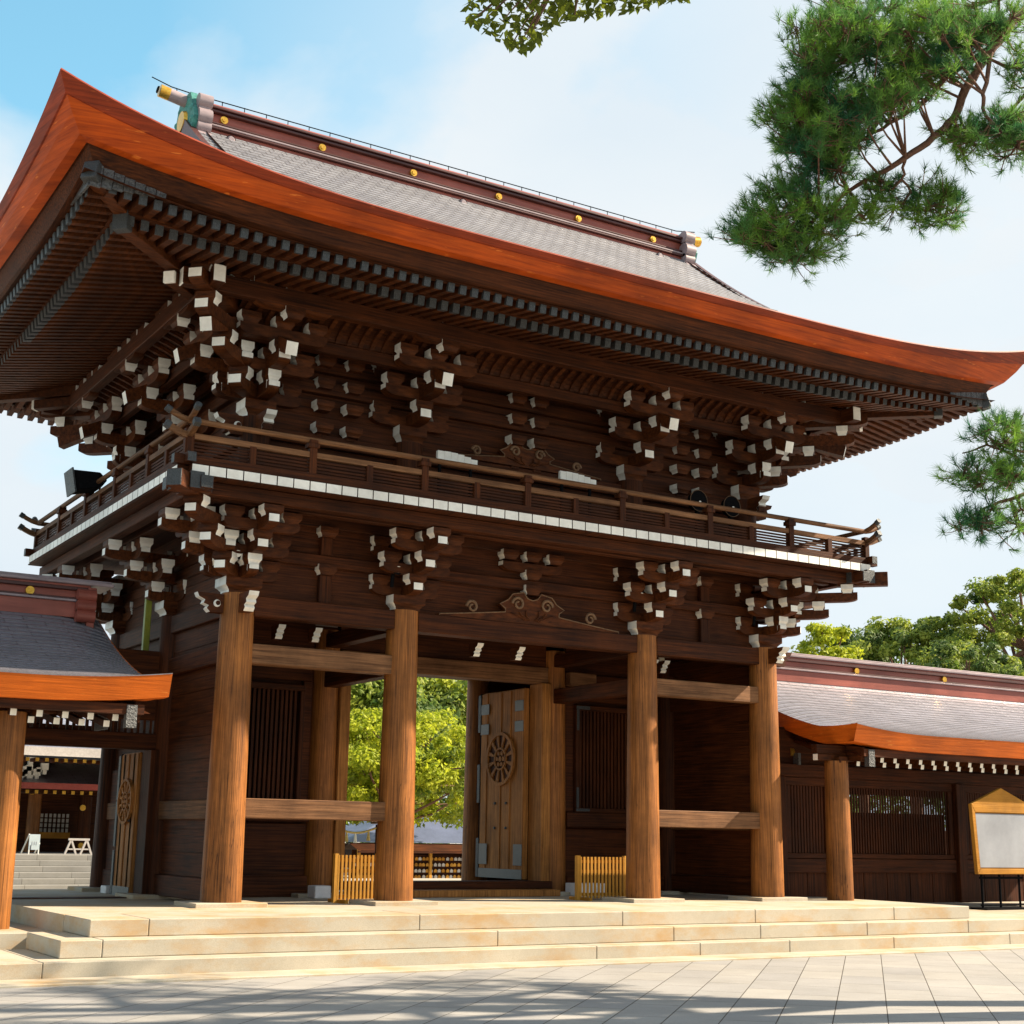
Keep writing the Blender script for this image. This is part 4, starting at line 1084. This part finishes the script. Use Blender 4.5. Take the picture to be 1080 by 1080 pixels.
fr.prism([ring_i[4], ring_i[2], ring_o[2], ring_o[3], ring_o[4]], -.035, -.002, FWX, T=lambda p, q_, t: (p, t, q_))
link('frame', fr.mesh('frame'), nb, (0, 0, 0), .006)
ppart('sheet', [(-.67, .77), (.67, .77), (.735, 1.78), (-.735, 1.78)], -.014, -.003, GREYB, nb)
m = MB()
for x in (-.55, -.05, .5): m.cyl((x, .08, 0), (x, .08, 1.2), .022, .022, BLK, 8)
m.cyl((-.6, .08, .58), (.6, .08, .58), .022, .022, BLK, 8); m.cyl((-.6, .08, .08), (.6, .08, .08), .015, .015, BLK, 8)
m.box(-.7, .7, -.15, .3, 0, .03, BLK)
link('stand', m.mesh('stand'), nb)
# floodlight on the side balcony
fl = thing('floodlight', (-6.25, 3.25, 6.85), 'large black floodlight leaning out over the left balcony railing against the sky', 'floodlight')
m = MB()
pr = [(-.0, .0), (-.62, .16), (-.50, .62), (.05, .50), (.16, .26)]
m.prism([(0, .02), (-.56, -.12), (-.66, .34), (-.05, .36), (.12, .2)], -.32, .32, BLK, T=lambda p, q, t: (p, t, q)); link('housing', m.mesh('housing'), fl, (-.05, 0, .2), .02)
m = MB(); m.beam((-.57, 0, -.16), (-.68, 0, .38), .70, .035, CAP); link('glass_rim', m.mesh('glass_rim'), fl, (-.05, 0, .2))
m = MB(); m.tube([(-.1, -.36, -.35), (-.1, -.36, .2), (-.1, .36, .2), (-.1, .36, -.35)], .025, BLK, 6); link('bracket', m.mesh('bracket'), fl, (0, 0, .0))
for c_ in fl.children: c_.location = c_.location*.72; c_.scale = (.72,)*3
# stage-like white louvres behind front railing
for (u, v, lab) in ((481, 484, 'white ribbed curved panel behind the balcony railing, the left one of the pair'), (608, 505, 'white ribbed curved panel behind the balcony railing, the right one of the pair')):
    p = at(u, v, -.5); r = thing('ribbed_panel', (p.x, -.5, 6.45), lab, 'light panel', 'white panels standing on the balcony')
    m = MB(); H_ = p.z-6.45
    for k in range(6):
        a = -.36+.12*k; zt = H_+.08-.004*(k-1)**2
        m.box(a+.002, a+.118, -.06, .0, zt-.15, zt, WH)
    link('louvre', m.mesh('louvre'), r)
    m = MB(); m.box(-.3, -.26, -.0, .04, 0, H_, BLK); m.box(.26, .3, .0, .04, 0, H_, BLK); m.box(-.26, .26, .0, .04, .05, .09, BLK); link('stand', m.mesh('stand'), r)
# drums / round lamps behind right part of the balcony
for (u, v, lab) in ((737, 528, 'dark round lantern behind the balcony railing near the right corner, the left one'), (772, 534, 'dark round lantern with pale rim at the right corner of the balcony')):
    p = at(u, v, -.4); r = thing('round_lantern', (p.x, -.4, 6.45), lab, 'lantern', 'round lanterns on the balcony')
    m = MB(); m.cyl((0, 0, p.z-6.45), (0, .12, p.z-6.45), .19, .16, BLK, 28); link('housing', m.mesh('housing'), r)
    m = MB(); zz = p.z-6.45
    m.tube([(.19*math.cos(a*math.pi/12), -.005, zz+.19*math.sin(a*math.pi/12)) for a in range(25)], .006, SCW, 5); m.cyl((.02, -.02, zz-.02), (.02, .0, zz-.02), .02, .02, WH, 10)
    link('rim', m.mesh('rim'), r)
    m = MB(); m.box(-.03, .03, .02, .08, 0, zz-.1, BLK); link('stand', m.mesh('stand'), r)

# ------------------------------------------------------------------ courtyard seen through the openings
hall = thing('shrine_hall', (-1, 27, .9), 'dark shrine hall with white latticed window and red-edged roofs seen through the left doorway', 'hall')
Yh = 26.
def hb(name, u0, v0, u1, v1, Y, dep, mat, **k):
    a = at(u0, v1, Y); b = at(u1, v0, Y); m = MB(); m.box(min(a.x, b.x), max(a.x, b.x), Y, Y+dep, min(a.z, b.z), max(a.z, b.z), mat, **k); return part(name, m, hall)
hb('wall', -40, 770, 170, 916, Yh+1.6, .2, WX)
w_ = hb('window', 36, 858, 74, 878, Yh+1.5, .06, WH)
m = MB(); a, b = at(36, 878, Yh+1.45), at(74, 858, Yh+1.45)
for i in range(9): x = a.x+(b.x-a.x)*i/8; m.box(x-.02, x+.02, Yh+1.44, Yh+1.49, a.z, b.z, WZ)
for i in range(5): z = a.z+(b.z-a.z)*i/4; m.box(a.x, b.x, Yh+1.43, Yh+1.485, z-.018, z+.018, WX)
sub('window_lattice', m, w_)
hb('counter', 36, 878, 74, 884, Yh+1.2, .3, FWX); hb('floor_edge', -40, 900, 170, 902, Yh+.6, .6, RW)
for u, v in ((34, 835), (87, 852), (85, 892)):
    p = at(u, v, Yh+.1); m = MB(); m.cyl(p, p+V((0, -.06, 0)), .09, .09, GOLD, 14); part('gold_boss', m, hall)
for (u0, u1, mt) in ((25, 37, CW), (80, 90, WZ)):
    a = at((u0+u1)/2, 912, Yh+.6); m = MB(); m.cyl((a.x, Yh+.6, .8), (a.x, Yh+.6, at(u1, 830 if mt is CW else 840, Yh).z), .2, .2, mt, 18); part('column', m, hall)
p0, p1 = at(-60, 812, Yh-1), at(120, 812, Yh-1)
# lower roof
m = MB(); zl = at(60, 826, Yh-1).z
m.add([(p0.x, Yh-1, zl), (p1.x+3, Yh-1, zl), (p1.x+3, Yh+2.2, zl+1.0), (p0.x, Yh+2.2, zl+1.0)], [(0, 1, 2, 3)], TILE2); m.box(p0.x, p1.x+3, Yh-1.02, Yh-.9, zl-.18, zl, MRED)
m.box(p0.x, p1.x+3, Yh-.88, Yh+1.6, zl-.26, zl-.18, WX); lr = part('roof', m, hall)
m = MB(); zt = at(60, 792, Yh-3).z; q0 = at(-60, 790, Yh-3)
m.box(q0.x, q0.x+12, Yh-3.1, Yh-2.95, zt-.15, zt+.1, PLAST); m.add([(q0.x, Yh-3, zt), (q0.x+12, Yh-3, zt), (q0.x+12, Yh+3, zt+2.6), (q0.x, Yh+3, zt+2.6)], [(0, 1, 2, 3)], TILE2)
m.add([(q0.x, Yh-2.9, zt-.2), (q0.x+12, Yh-2.9, zt-.2), (q0.x+12, Yh+1.7, zt+.3), (q0.x, Yh+1.7, zt+.3)], [(0, 1, 2, 3)], WX); part('roof', m, hall)
for zz, Y_, n_ in ((zl-.24, Yh-.95, 40), (zt-.23, Yh-2.95, 40)):
    m = MB()
    for k in range(n_): x = p0.x+k*.27; m.box(x-.05, x+.05, Y_-.06, Y_+.6, zz-.08, zz+.02, BW, ends={'-y': GOLD})
    o = part('rafter_row', m, hall)
m = MB(); a = at(75, 812, Yh+.2); m.box(a.x-.1, a.x+3, Yh+1.5, Yh+1.6, a.z-.3, a.z+.6, PLAST); part('plaster_gable', m, hall)
random.seed(3)
m = MB()
for k in range(9):
    u, v = random.uniform(25, 52), random.uniform(797, 820); p = at(u, v, Yh-.6); s_ = random.uniform(.07, .13); m.box(p.x-s_, p.x+s_, Yh-.6, Yh-.45, p.z-s_*1.1, p.z+s_*.8, WH); m.box(p.x-s_*.5, p.x+s_*.5, Yh-.62, Yh-.45, p.z-s_*2.3, p.z-s_*1.1, WH)
part('eave_bracket', m, hall)
st = MB(); z = 0
ST0 = 20.3
for k in range(6):
    st.box(-9, 1.2, ST0+k*.36, 28, k*.15, (k+1)*.15, FARST)
cs = thing('stone_stairs', (-4, ST0, 0), 'broad grey stone stairs to the courtyard hall seen through the left doorway', 'stairs'); part('stair_flight', st, cs, .01)
zst = .9
sb = thing('sign_board', (at(34, 914, ST0+2.6).x, ST0+2.6, zst), 'tall pale blue-white sign board on a thin easel at the top of the stairs', 'sign')
m = MB(); a, b = at(27, 912, ST0+2.6), at(41, 880, ST0+2.6); W, H_ = (b.x-a.x), b.z-zst
m.box(-W/2, W/2, -.02, .02, .12, H_, SIGN); link('board', m.mesh('board'), sb)
m = MB()
for x in (-W*.2, 0, W*.2): m.box(x-.006, x+.006, -.026, -.021, .25, H_-.2, GREYB)
m.box(-W*.36, -W*.27, -.026, -.021, H_-.42, H_-.30, INK); link('lettering', m.mesh('lettering'), sb)
m = MB(); m.beam((-W/2, 0, H_), (-W/2-.08, .5, 0), .03, .03, WH); m.beam((W/2, 0, .3), (W/2, .5, 0), .03, .03, WH); m.box(-W/2, -W/2+.03, -.02, .02, 0, .12, WH); m.box(W/2-.03, W/2, -.02, .02, 0, .12, WH); link('easel', m.mesh('easel'), sb)
p = at(81, 916, ST0+2.4)
tr = thing('wooden_trestle', (p.x, ST0+2.4, zst), 'small weathered wooden trestle barrier on the landing of the far stairs', 'trestle')
m = MB()
for x in (-.22, .22):
    m.beam((x-.16, 0, 0), (x, 0, .42), .05, .05, PLAST); m.beam((x+.16, 0, 0), (x, 0, .42), .05, .05, PLAST)
m.beam((-.3, 0, .42), (.3, 0, .42), .06, .06, PLAST); m.beam((-.3, 0, .15), (.3, 0, .15), .04, .04, PLAST)
link('frame', m.mesh('frame'), tr)
# plaque rack
Ye = 30.
a, b = at(398, 890, Ye), at(520, 890, Ye)
er = thing('plaque_rack', ((a.x+b.x)/2, Ye, 0), 'long roofed rack crowded with small wooden prayer plaques behind the centre opening', 'plaque rack')
zt = at(460, 897, Ye).z
m = MB(); m.add([(a.x-1, Ye-.5, zt-.02), (b.x+.4, Ye-.5, zt-.02), (b.x+.4, Ye+.3, zt+.22), (a.x-1, Ye+.3, zt+.22)], [(0, 1, 2, 3)], WX); m.box(a.x-1, b.x+.4, Ye-.5, Ye-.42, zt-.1, zt-.03, WX)
m.add([(a.x-1, Ye+1.1, zt-.02), (b.x+.4, Ye+1.1, zt-.02), (b.x+.4, Ye+.3, zt+.22), (a.x-1, Ye+.3, zt+.22)], [(3, 2, 1, 0)], WX); part('rack_roof', m, er)
for k in range(5):
    x = a.x-.8+(b.x-a.x+1)*k/4; m = MB(); m.box(x-.05, x+.05, Ye-.15, Ye-.05, 0, zt+.05, FW_); part('post', m, er)
m = MB()
for r_ in range(5): m.box(a.x-1, b.x+.3, Ye-.05, Ye, zt-.22-.22*r_, zt-.19-.22*r_, WX)
m.box(a.x-1, b.x+.3, Ye+.08, Ye+.1, 0, zt, WX); part('rail', m, er)
for r_ in range(5):
    nx = int((b.x-a.x+1.2)/.17)
    m = MB()
    for k in range(nx):
        x = a.x-.95+k*.17+random.uniform(-.02, .02); z = zt-.24-.22*r_; s_ = .062
        m.prism([(x-s_, z-.13), (x+s_, z-.13), (x+s_, z-.04), (x, z), (x-s_, z-.04)], Ye-.09+random.uniform(-.02, .02), Ye-.06, [FWX, PLAST, FW_][random.randrange(3)], T=lambda p, q, t: (p, t, q))
    m.box(a.x-1, b.x+.2, Ye-.062, Ye-.052, zt-.24-.22*r_-.08, zt-.24-.22*r_-.05, WX); part('plaque_row', m, er)
# low hall with blue-grey roof
Yb = 44.
bh = thing('low_hall', (at(450, 900, Yb).x, Yb, 0), 'low hall with a smooth blue-grey roof beyond the plaque rack', 'hall')
a, b = at(405, 884, Yb), at(560, 884, Yb); c = at(500, 861, Yb+4)
m = MB(); m.add([(a.x-2, Yb, a.z-.2), (b.x+5, Yb, a.z-.2), (b.x+5, Yb+4, c.z+.1), (a.x+2.6, Yb+4, c.z+.1)], [(0, 1, 2, 3)], SIGNB := noise_mat('blue_grey_roof', (.07, .085, .14), (.10, .115, .18), rough=.45))
m.add([(a.x-2, Yb, a.z-.2), (a.x+2.6, Yb+4, c.z+.1), (a.x-2, Yb+8, a.z-.2)], [(0, 1, 2)], SIGNB); rfb = part('roof', m, bh)
m = MB(); m.box(a.x-1.8, b.x+5, Yb+.1, Yb+.3, a.z-.45, a.z-.22, WX)
for k in range(50): m.box(a.x-1.8+k*.22, a.x-1.72+k*.22, Yb-.02, Yb+.1, a.z-.36, a.z-.27, WH)
sub('rafter_row', m, rfb)
m = MB(); m.box(a.x-1, b.x+4, Yb+1, Yb+7, 0, a.z-.3, WX); part('wall', m, bh)
# straw rope with tassels
a, b = at(352, 872, 24), at(398, 871, 24)
rp = thing('straw_rope', ((a.x+b.x)/2, 24, 0), 'straw rope hung with tassels under the tree, seen below the left rail', 'rope')
m = MB(); pts = [(a.x+(b.x-a.x)*k/10, 24, a.z-.18*math.sin(math.pi*k/10)) for k in range(11)]; m.tube(pts, .035, TATAMI, 8); part('rope', m, rp)
for k in (3, 5, 8):
    m = MB(); p = V(pts[k]); m.cyl(p, p-V((0, 0, .32)), .02, .07, TATAMI if k != 5 else WH, 8); part('tassel', m, rp)
for x in (a.x, b.x):
    m = MB(); m.cyl((x, 24, 0), (x, 24, a.z+.1), .06, .06, WZ, 10); part('post', m, rp)

# ------------------------------------------------------------------ trees
def leaf_cloud(m, centers, nper, size, mat, flat=.85, stretch=1.):
    for (c, r) in centers:
        c = V(c)
        for k in range(nper):
            d = V((random.gauss(0, 1), random.gauss(0, 1), random.gauss(0, 1)))
            d.normalize(); rr = r*random.random()**.42
            p = c+V((d.x*rr, d.y*rr, d.z*rr*flat))
            n = (d*.9+V((random.gauss(0, .55), random.gauss(0, .55), random.gauss(0, .55)+.5))).normalized()
            a = n.orthogonal().normalized(); a = (a*math.cos(k*2.4)+n.cross(a)*math.sin(k*2.4)); b = n.cross(a)
            s_ = size*random.uniform(.6, 1.3)
            i = len(m.v); m.v += [tuple(p-a*s_), tuple(p-b*s_*.5*stretch-n*s_*.12), tuple(p+a*s_), tuple(p+b*s_*.5*stretch-n*s_*.12)]
            m.f.append((i, i+1, i+2, i+3)); m.m.append(m.mi(mat)); m.sm.append(False)
def branches(m, base, top, centers, r0, mat, n=40):
    base, top = V(base), V(top)
    pts = [base.lerp(top, k/6)+V((random.uniform(-.15, .15), random.uniform(-.15, .15), 0))*(k > 0) for k in range(7)]
    m.tube(pts, [r0*(1-.11*k) for k in range(7)], mat, 10)
    for (c, r) in random.sample(centers, min(n, len(centers))):
        s_ = pts[random.randint(3, 6)]; c = V(c); mid = s_.lerp(c, .5)+V((random.uniform(-.4, .4), random.uniform(-.4, .4), random.uniform(-.5, .3)))
        m.tube([s_, s_.lerp(mid, .5), mid, mid.lerp(c, .6), c], [r0*.38, r0*.3, r0*.22, r0*.14, r0*.06], mat, 6)
def tree(name, x, y, h, rx, rz, nclump, mat, label, cr, nper, size, group=None, ry=None, mat2=None, seed=1, z_lo=None):
    random.seed(seed); ry = ry or rx
    root = thing(name, (x, y, 0), label, 'tree', group)
    cz = h-rz; cen = []; cen2 = []
    for k in range(nclump):
        while True:
            d = V((random.uniform(-1, 1), random.uniform(-1, 1), random.uniform(-1, 1)))
            if .35 < d.length < 1: break
        d = d*(.55+.45*d.length)/max(d.length, .01) if random.random() < .6 else d
        c = (d.x*rx, d.y*ry, cz+d.z*rz); (cen if (mat2 is None or random.random() < .75) else cen2).append((c, cr*random.uniform(.6, 1.3)))
    m = MB(); leaf_cloud(m, cen, nper, size, mat, .7)
    if cen2: leaf_cloud(m, cen2, nper, size, mat2, .7)
    link('crown', m.mesh('crown'), root)
    m = MB(); branches(m, (0, 0, -.1), (random.uniform(-.5, .5), 0, cz+rz*.2), cen+cen2, h*.028, BARK, 45); link('trunk', m.mesh('trunk'), root)
    return root
def tr_at(u, v, Y): p = at(u, v, Y); return p.x, p.z
G = 'broadleaf trees beyond the roofs'
def T_(u, vtop, Y, rx, rz=None, vbot=None, **k):
    x, z = tr_at(u, vtop, Y); rz = rz or (z-tr_at(u, vbot, Y)[1])/2; return dict(x=x, y=Y, h=z, rx=rx, rz=rz, **k)
# right, above corridor roof
tree('broadleaf_tree', **T_(868, 655, 24, 1.5, 2.6, nclump=100), mat=LF_Y, label='bright yellow-green young tree rising over the corridor ridge beside the gate corner', cr=.42, nper=140, size=.10, group=G, seed=2)
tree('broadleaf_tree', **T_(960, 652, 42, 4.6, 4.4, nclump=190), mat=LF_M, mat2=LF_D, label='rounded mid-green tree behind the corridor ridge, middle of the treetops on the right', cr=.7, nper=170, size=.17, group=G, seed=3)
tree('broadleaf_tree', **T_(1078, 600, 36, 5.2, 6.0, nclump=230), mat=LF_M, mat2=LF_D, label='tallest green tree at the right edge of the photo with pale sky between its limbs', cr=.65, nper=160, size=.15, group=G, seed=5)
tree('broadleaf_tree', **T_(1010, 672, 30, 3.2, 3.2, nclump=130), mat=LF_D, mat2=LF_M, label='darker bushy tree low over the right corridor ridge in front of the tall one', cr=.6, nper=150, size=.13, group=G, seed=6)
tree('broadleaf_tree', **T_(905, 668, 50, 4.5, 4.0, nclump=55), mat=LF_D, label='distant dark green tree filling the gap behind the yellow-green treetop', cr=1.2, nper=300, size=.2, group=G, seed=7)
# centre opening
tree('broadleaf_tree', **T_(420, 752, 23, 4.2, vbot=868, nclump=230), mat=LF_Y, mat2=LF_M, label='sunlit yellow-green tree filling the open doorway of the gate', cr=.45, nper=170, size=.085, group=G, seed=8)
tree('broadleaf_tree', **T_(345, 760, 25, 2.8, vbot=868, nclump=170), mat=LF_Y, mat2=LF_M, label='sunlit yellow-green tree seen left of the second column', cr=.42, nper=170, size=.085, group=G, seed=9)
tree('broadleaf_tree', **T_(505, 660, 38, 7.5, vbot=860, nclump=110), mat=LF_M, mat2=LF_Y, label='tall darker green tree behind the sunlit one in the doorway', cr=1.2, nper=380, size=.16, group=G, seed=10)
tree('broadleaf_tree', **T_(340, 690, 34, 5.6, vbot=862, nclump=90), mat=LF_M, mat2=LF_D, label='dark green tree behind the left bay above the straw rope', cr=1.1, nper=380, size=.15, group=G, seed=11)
# dark far wood
def wood_mass(name, u0, u1, v, Y, mat, seed):
    random.seed(seed); m = MB(); cen = []
    for k in range(170):
        u = random.uniform(u0, u1); top = at(u, v, Y).z; z = random.uniform(.5, top)
        cen.append(((at(u, v, Y).x, Y+random.uniform(-2.5, 2.5), z), random.uniform(1.2, 2.0)))
    leaf_cloud(m, cen, 130, .28, mat)
    o = link(name, m.mesh(name)); tag(o, 'dense dark mass of distant woodland filling the view under and behind the nearer trees', 'woodland', None, 'stuff')
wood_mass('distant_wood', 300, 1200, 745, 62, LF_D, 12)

# pine -----------------------------------------------------------------------
def inpoly(x, y, P):
    c = False; n = len(P)
    for i in range(n):
        (x1, y1), (x2, y2) = P[i], P[i-1]
        if (y1 > y) != (y2 > y) and x < (x2-x1)*(y-y1)/(y2-y1)+x1: c = not c
    return c
def tuft(m, p, axis, L_, mat, n=34):
    axis = axis.normalized(); a = axis.orthogonal().normalized(); b = axis.cross(a); mi = m.mi(mat)
    for k in range(n):
        th = random.random()*math.pi*2; sp = random.uniform(.15, 1.25)
        d = (axis*math.cos(sp)+(a*math.cos(th)+b*math.sin(th))*math.sin(sp)).normalized()
        s0 = p+axis*random.uniform(-.5, .35)*L_; l = L_*random.uniform(.7, 1.1); wv = d.cross(V((random.gauss(0, 1), random.gauss(0, 1), random.gauss(0, 1)))).normalized()*.0028
        i = len(m.v); m.v += [tuple(s0-wv), tuple(s0+wv), tuple(s0+d*l)]; m.f.append((i, i+1, i+2)); m.m.append(mi); m.sm.append(False)
def pine_branches(root, skel, polys, dist, name_seed):
    random.seed(name_seed)
    o0 = V(root.location)
    nodes = []
    br = MB()
    for pts, r0, r1 in skel:
        W = [atd(u, v, dist+dd)-o0 for u, v, dd in pts]
        # smooth
        Q = []
        for p, q in zip(W[:-1], W[1:]):
            for k in range(4): Q.append(p.lerp(q, k/4)+V((random.uniform(-1, 1), random.uniform(-1, 1), random.uniform(-1, 1)))*.012)
        Q.append(W[-1]); n = len(Q)
        br.tube(Q, [r0+(r1-r0)*i/(n-1) for i in range(n)], PBARK, 8); nodes += [(q, i/(n-1)) for i, q in enumerate(Q)]
    nd_ = MB()
    for P, cnt, dd0, dd1 in polys:
        xs = [p[0] for p in P]; ys = [p[1] for p in P]; c = 0
        # clumped sampling
        seeds = []
        while len(seeds) < max(4, cnt//14):
            u, v = random.uniform(min(xs), max(xs)), random.uniform(min(ys), max(ys))
            if inpoly(u, v, P): seeds.append((u, v, random.uniform(dd0, dd1)))
        for (su, sv, sd) in seeds:
            s3 = atd(su, sv, dist+sd)-o0
            near = min(nodes, key=lambda q: (q[0]-s3).length)[0]
            mid = near.lerp(s3, .55)+V((0, 0, -.04))
            br.tube([near, mid, s3], [.014, .009, .005], PBARK, 5)
            for k in range(14):
                u, v = su+random.gauss(0, 11), sv+random.gauss(0, 8)
                p = atd(u, v, dist+sd+random.gauss(0, .15))-o0
                br.tube([s3.lerp(mid, random.random()*.4), s3.lerp(p, .6)+V((0, 0, -.015)), p], [.005, .004, .003], PBARK, 4)
                ax = (p-mid).normalized()+V((random.gauss(0, .25), random.gauss(0, .25), .45))
                tuft(nd_, p, ax, .105, NEED)
    return br, nd_
pine_pos = V((3.0, -11.5, 0))
pine = thing('pine_tree', pine_pos, 'large pine whose bark-red limbs and needle clumps hang in from the upper right', 'pine tree')
D0 = 13.
skel = [([(1150, -30, .6), (1068, 21, .2), (1047, 50, 0), (1018, 95, 0), (1006, 127, 0), (985, 145, -.1), (955, 166, -.1), (926, 184, 0), (896, 199, .1), (864, 228, 0), (819, 262, 0)], .055, .009),
        ([(1047, 50, 0), (1006, 74, .2), (967, 113, .3), (938, 130, .3), (905, 150, .2), (860, 165, .2)], .032, .008),
        ([(1047, 50, 0), (1038, 100, -.2), (1036, 118, -.2), (1055, 138, -.2), (1075, 150, -.2)], .022, .008),
        ([(1120, -20, .3), (1030, 5, .4), (960, 30, .5), (900, 60, .5), (850, 90, .4)], .026, .008),
        ([(955, 166, -.1), (952, 190, 0), (970, 215, .1), (1000, 220, .1)], .015, .006),
        ([(896, 199, .1), (905, 225, .1), (880, 255, .1)], .014, .005),
        ([(1120, 60, .3), (1085, 90, .3), (1060, 130, .3)], .03, .01)]
polys = [([(845, 0), (1080, 0), (1080, 25), (1035, 52), (1000, 78), (955, 108), (915, 122), (880, 150), (845, 160), (825, 150), (815, 125), (835, 95), (845, 60), (835, 25)], 2600, -.7, .8),
         ([(848, 150), (905, 130), (915, 150), (890, 172), (870, 190), (850, 185)], 320, -.3, .3),
         ([(772, 250), (790, 208), (830, 190), (860, 200), (885, 212), (890, 235), (870, 262), (845, 278), (800, 268)], 760, -.4, .3),
         ([(880, 200), (930, 190), (1010, 200), (1000, 225), (950, 222), (900, 240)], 210, 0, .3),
         ([(1000, 135), (1040, 125), (1095, 110), (1095, 168), (1050, 170), (1010, 160)], 420, -.2, .3),
         ([(1060, 60), (1100, 40), (1100, 100), (1070, 105)], 90, -.2, .3), ([(800, 95), (840, 60), (850, 120), (880, 180), (850, 205), (820, 160)], 200, -.3, .5), ([(900, 225), (960, 200), (1030, 195), (1000, 245), (930, 250)], 110, -.1, .2)]
br, nd_ = pine_branches(pine, skel, polys, D0, 21)
e0 = atd(1150, -30, D0+.6)-pine_pos; e1 = atd(1120, -20, D0+.3)-pine_pos; e2 = atd(1120, 60, D0+.3)-pine_pos
tk = MB(); tk.tube([(0, 0, -.1), (.1, .1, 3), (-.2, 0, 6), (.1, .1, 9), (0, 0, 12), (.2, 0, 14)], [.38, .34, .29, .24, .16, .08], PBARK, 14)
for e, r in ((e0, .055), (e1, .036), (e2, .03)):
    s_ = V((0, 0, 8.5)); tk.tube([s_, s_.lerp(e, .35)+V((0, 0, .5)), s_.lerp(e, .7)+V((0, 0, .25)), e], [r*1.9, r*1.5, r*1.2, r], PBARK, 8)
# lower pine spray
skel2 = [([(1180, 500, .5), (1110, 520, .2), (1080, 522, 0), (1055, 530, 0), (1030, 540, 0), (1008, 556, 0)], .025, .006), ([(1110, 520, .2), (1070, 480, 0), (1040, 470, 0), (1015, 478, 0)], .018, .006), ([(1070, 480, 0), (1060, 455, 0)], .01, .005),
         ([(1080, 500, 0), (1040, 498, 0), (1005, 500, 0)], .012, .005)]
polys2 = [([(1028, 452), (1060, 445), (1100, 455), (1100, 478), (1035, 478), (1020, 470)], 150, -.1, .2), ([(1003, 502), (1020, 488), (1060, 480), (1100, 485), (1100, 510), (1040, 512)], 150, -.1, .2), ([(1005, 558), (1025, 542), (1050, 532), (1100, 530), (1100, 556), (1050, 558)], 140, -.1, .2)]
br2, nd2 = pine_branches(pine, skel2, polys2, 12.4, 22)
e = atd(1180, 500, 12.9)-pine_pos; s_ = V((0, 0, 5.2)); tk.tube([s_, s_.lerp(e, .5)+V((0, 0, .3)), e], [.07, .05, .025], PBARK, 8)
# upper crown outside the picture (throws the dappled shade)
random.seed(5); nd3 = MB()
for k in range(34):
    a = random.random()*6.28; r_ = random.uniform(.5, 3.6); z = random.uniform(8.2, 13.6)*1.0
    c = V((math.cos(a)*r_, math.sin(a)*r_, z))
    if k % 2 == 0: br.tube([V((0, 0, z-1)), V((0, 0, z-1)).lerp(c, .5)+V((0, 0, .2)), c], [.05, .035, .01], PBARK, 5)
    for j in range(16):
        q = c+V((random.gauss(0, .35), random.gauss(0, .35), random.gauss(0, .12))); tuft(nd3, q, V((random.gauss(0, .5), random.gauss(0, .5), 1)), .17, NEED, 16)
link('trunk', tk.mesh('trunk'), pine); link('limb', br.mesh('limb'), pine); link('limb', br2.mesh('limb'), pine)
link('needle_clump', nd_.mesh('needle_clump'), pine); link('needle_clump', nd2.mesh('needle_clump'), pine); link('needle_clump', nd3.mesh('needle_clump'), pine)

tree('broadleaf_tree', 5.6, -11.2, 13.5, 3.6, 3.0, 32, LF_D, 'tall broadleaf tree standing in front of the right corridor, whose shade dapples the pavement', .75, 110, .09, None, 3.4, seed=41)

# broadleaf branch at the top edge ---------------------------------------------
random.seed(31)
bt_pos = V((-10.5, -17.0, 0)) if False else V((2.0, -19.5, 0))
bt = thing('broadleaf_tree', bt_pos, 'leafy olive-green branch dipping in at the top edge over the ridge', 'tree')
m = MB(); tk = MB(); DL = 10.
ctr = atd(620, -60, DL)-bt_pos
tk.tube([(0, 0, -.1), (0, .1, 3), (.1, 0, 6), (0, 0, 9)], [.30, .26, .2, .1], BARK, 12)
tk.tube([V((0, 0, 6.5)), V((0, 0, 6.5)).lerp(ctr, .5)+V((0, 0, .6)), ctr], [.12, .09, .05], BARK, 8)
poly = [(485, -60), (745, -60), (735, -2), (690, 6), (650, 16), (605, 20), (583, 28), (565, 52), (553, 58), (535, 48), (510, 34), (490, 22)]
cnt = 0
while cnt < 1500:
    u, v = random.uniform(480, 750), random.uniform(-60, 62)
    if not inpoly(u, v, poly): continue
    if v > 0 and random.random() < .12: continue
    p = atd(u, v, DL+random.uniform(-.6, .6))-bt_pos; cnt += 1
    n = V((random.gauss(0, .6), random.gauss(0, .6), 1)).normalized(); a = n.orthogonal().normalized(); th = random.random()*6.28; a = a*math.cos(th)+n.cross(a)*math.sin(th); a = (a+V((0, 0, -.5))).normalized(); b = n.cross(a).normalized()
    s_ = random.uniform(.03, .05)
    m.add([p-a*s_, p-a*s_*.2-b*s_*.55, p+a*s_*1.1, p-a*s_*.2+b*s_*.55], [(0, 1, 2, 3)], LF_T)
    if cnt % 22 == 0:
        q = ctr.lerp(p, .4)+V((0, 0, .1)); tk.tube([ctr, q, p], [.02, .012, .004], BARK, 5)
cen = [((random.gauss(0, 1.8), random.gauss(0, 1.8), random.uniform(7, 11)), random.uniform(.6, 1.0)) for k in range(40)]
leaf_cloud(m, cen, 160, .06, LF_T)
link('crown', m.mesh('crown'), bt); link('trunk', tk.mesh('trunk'), bt)
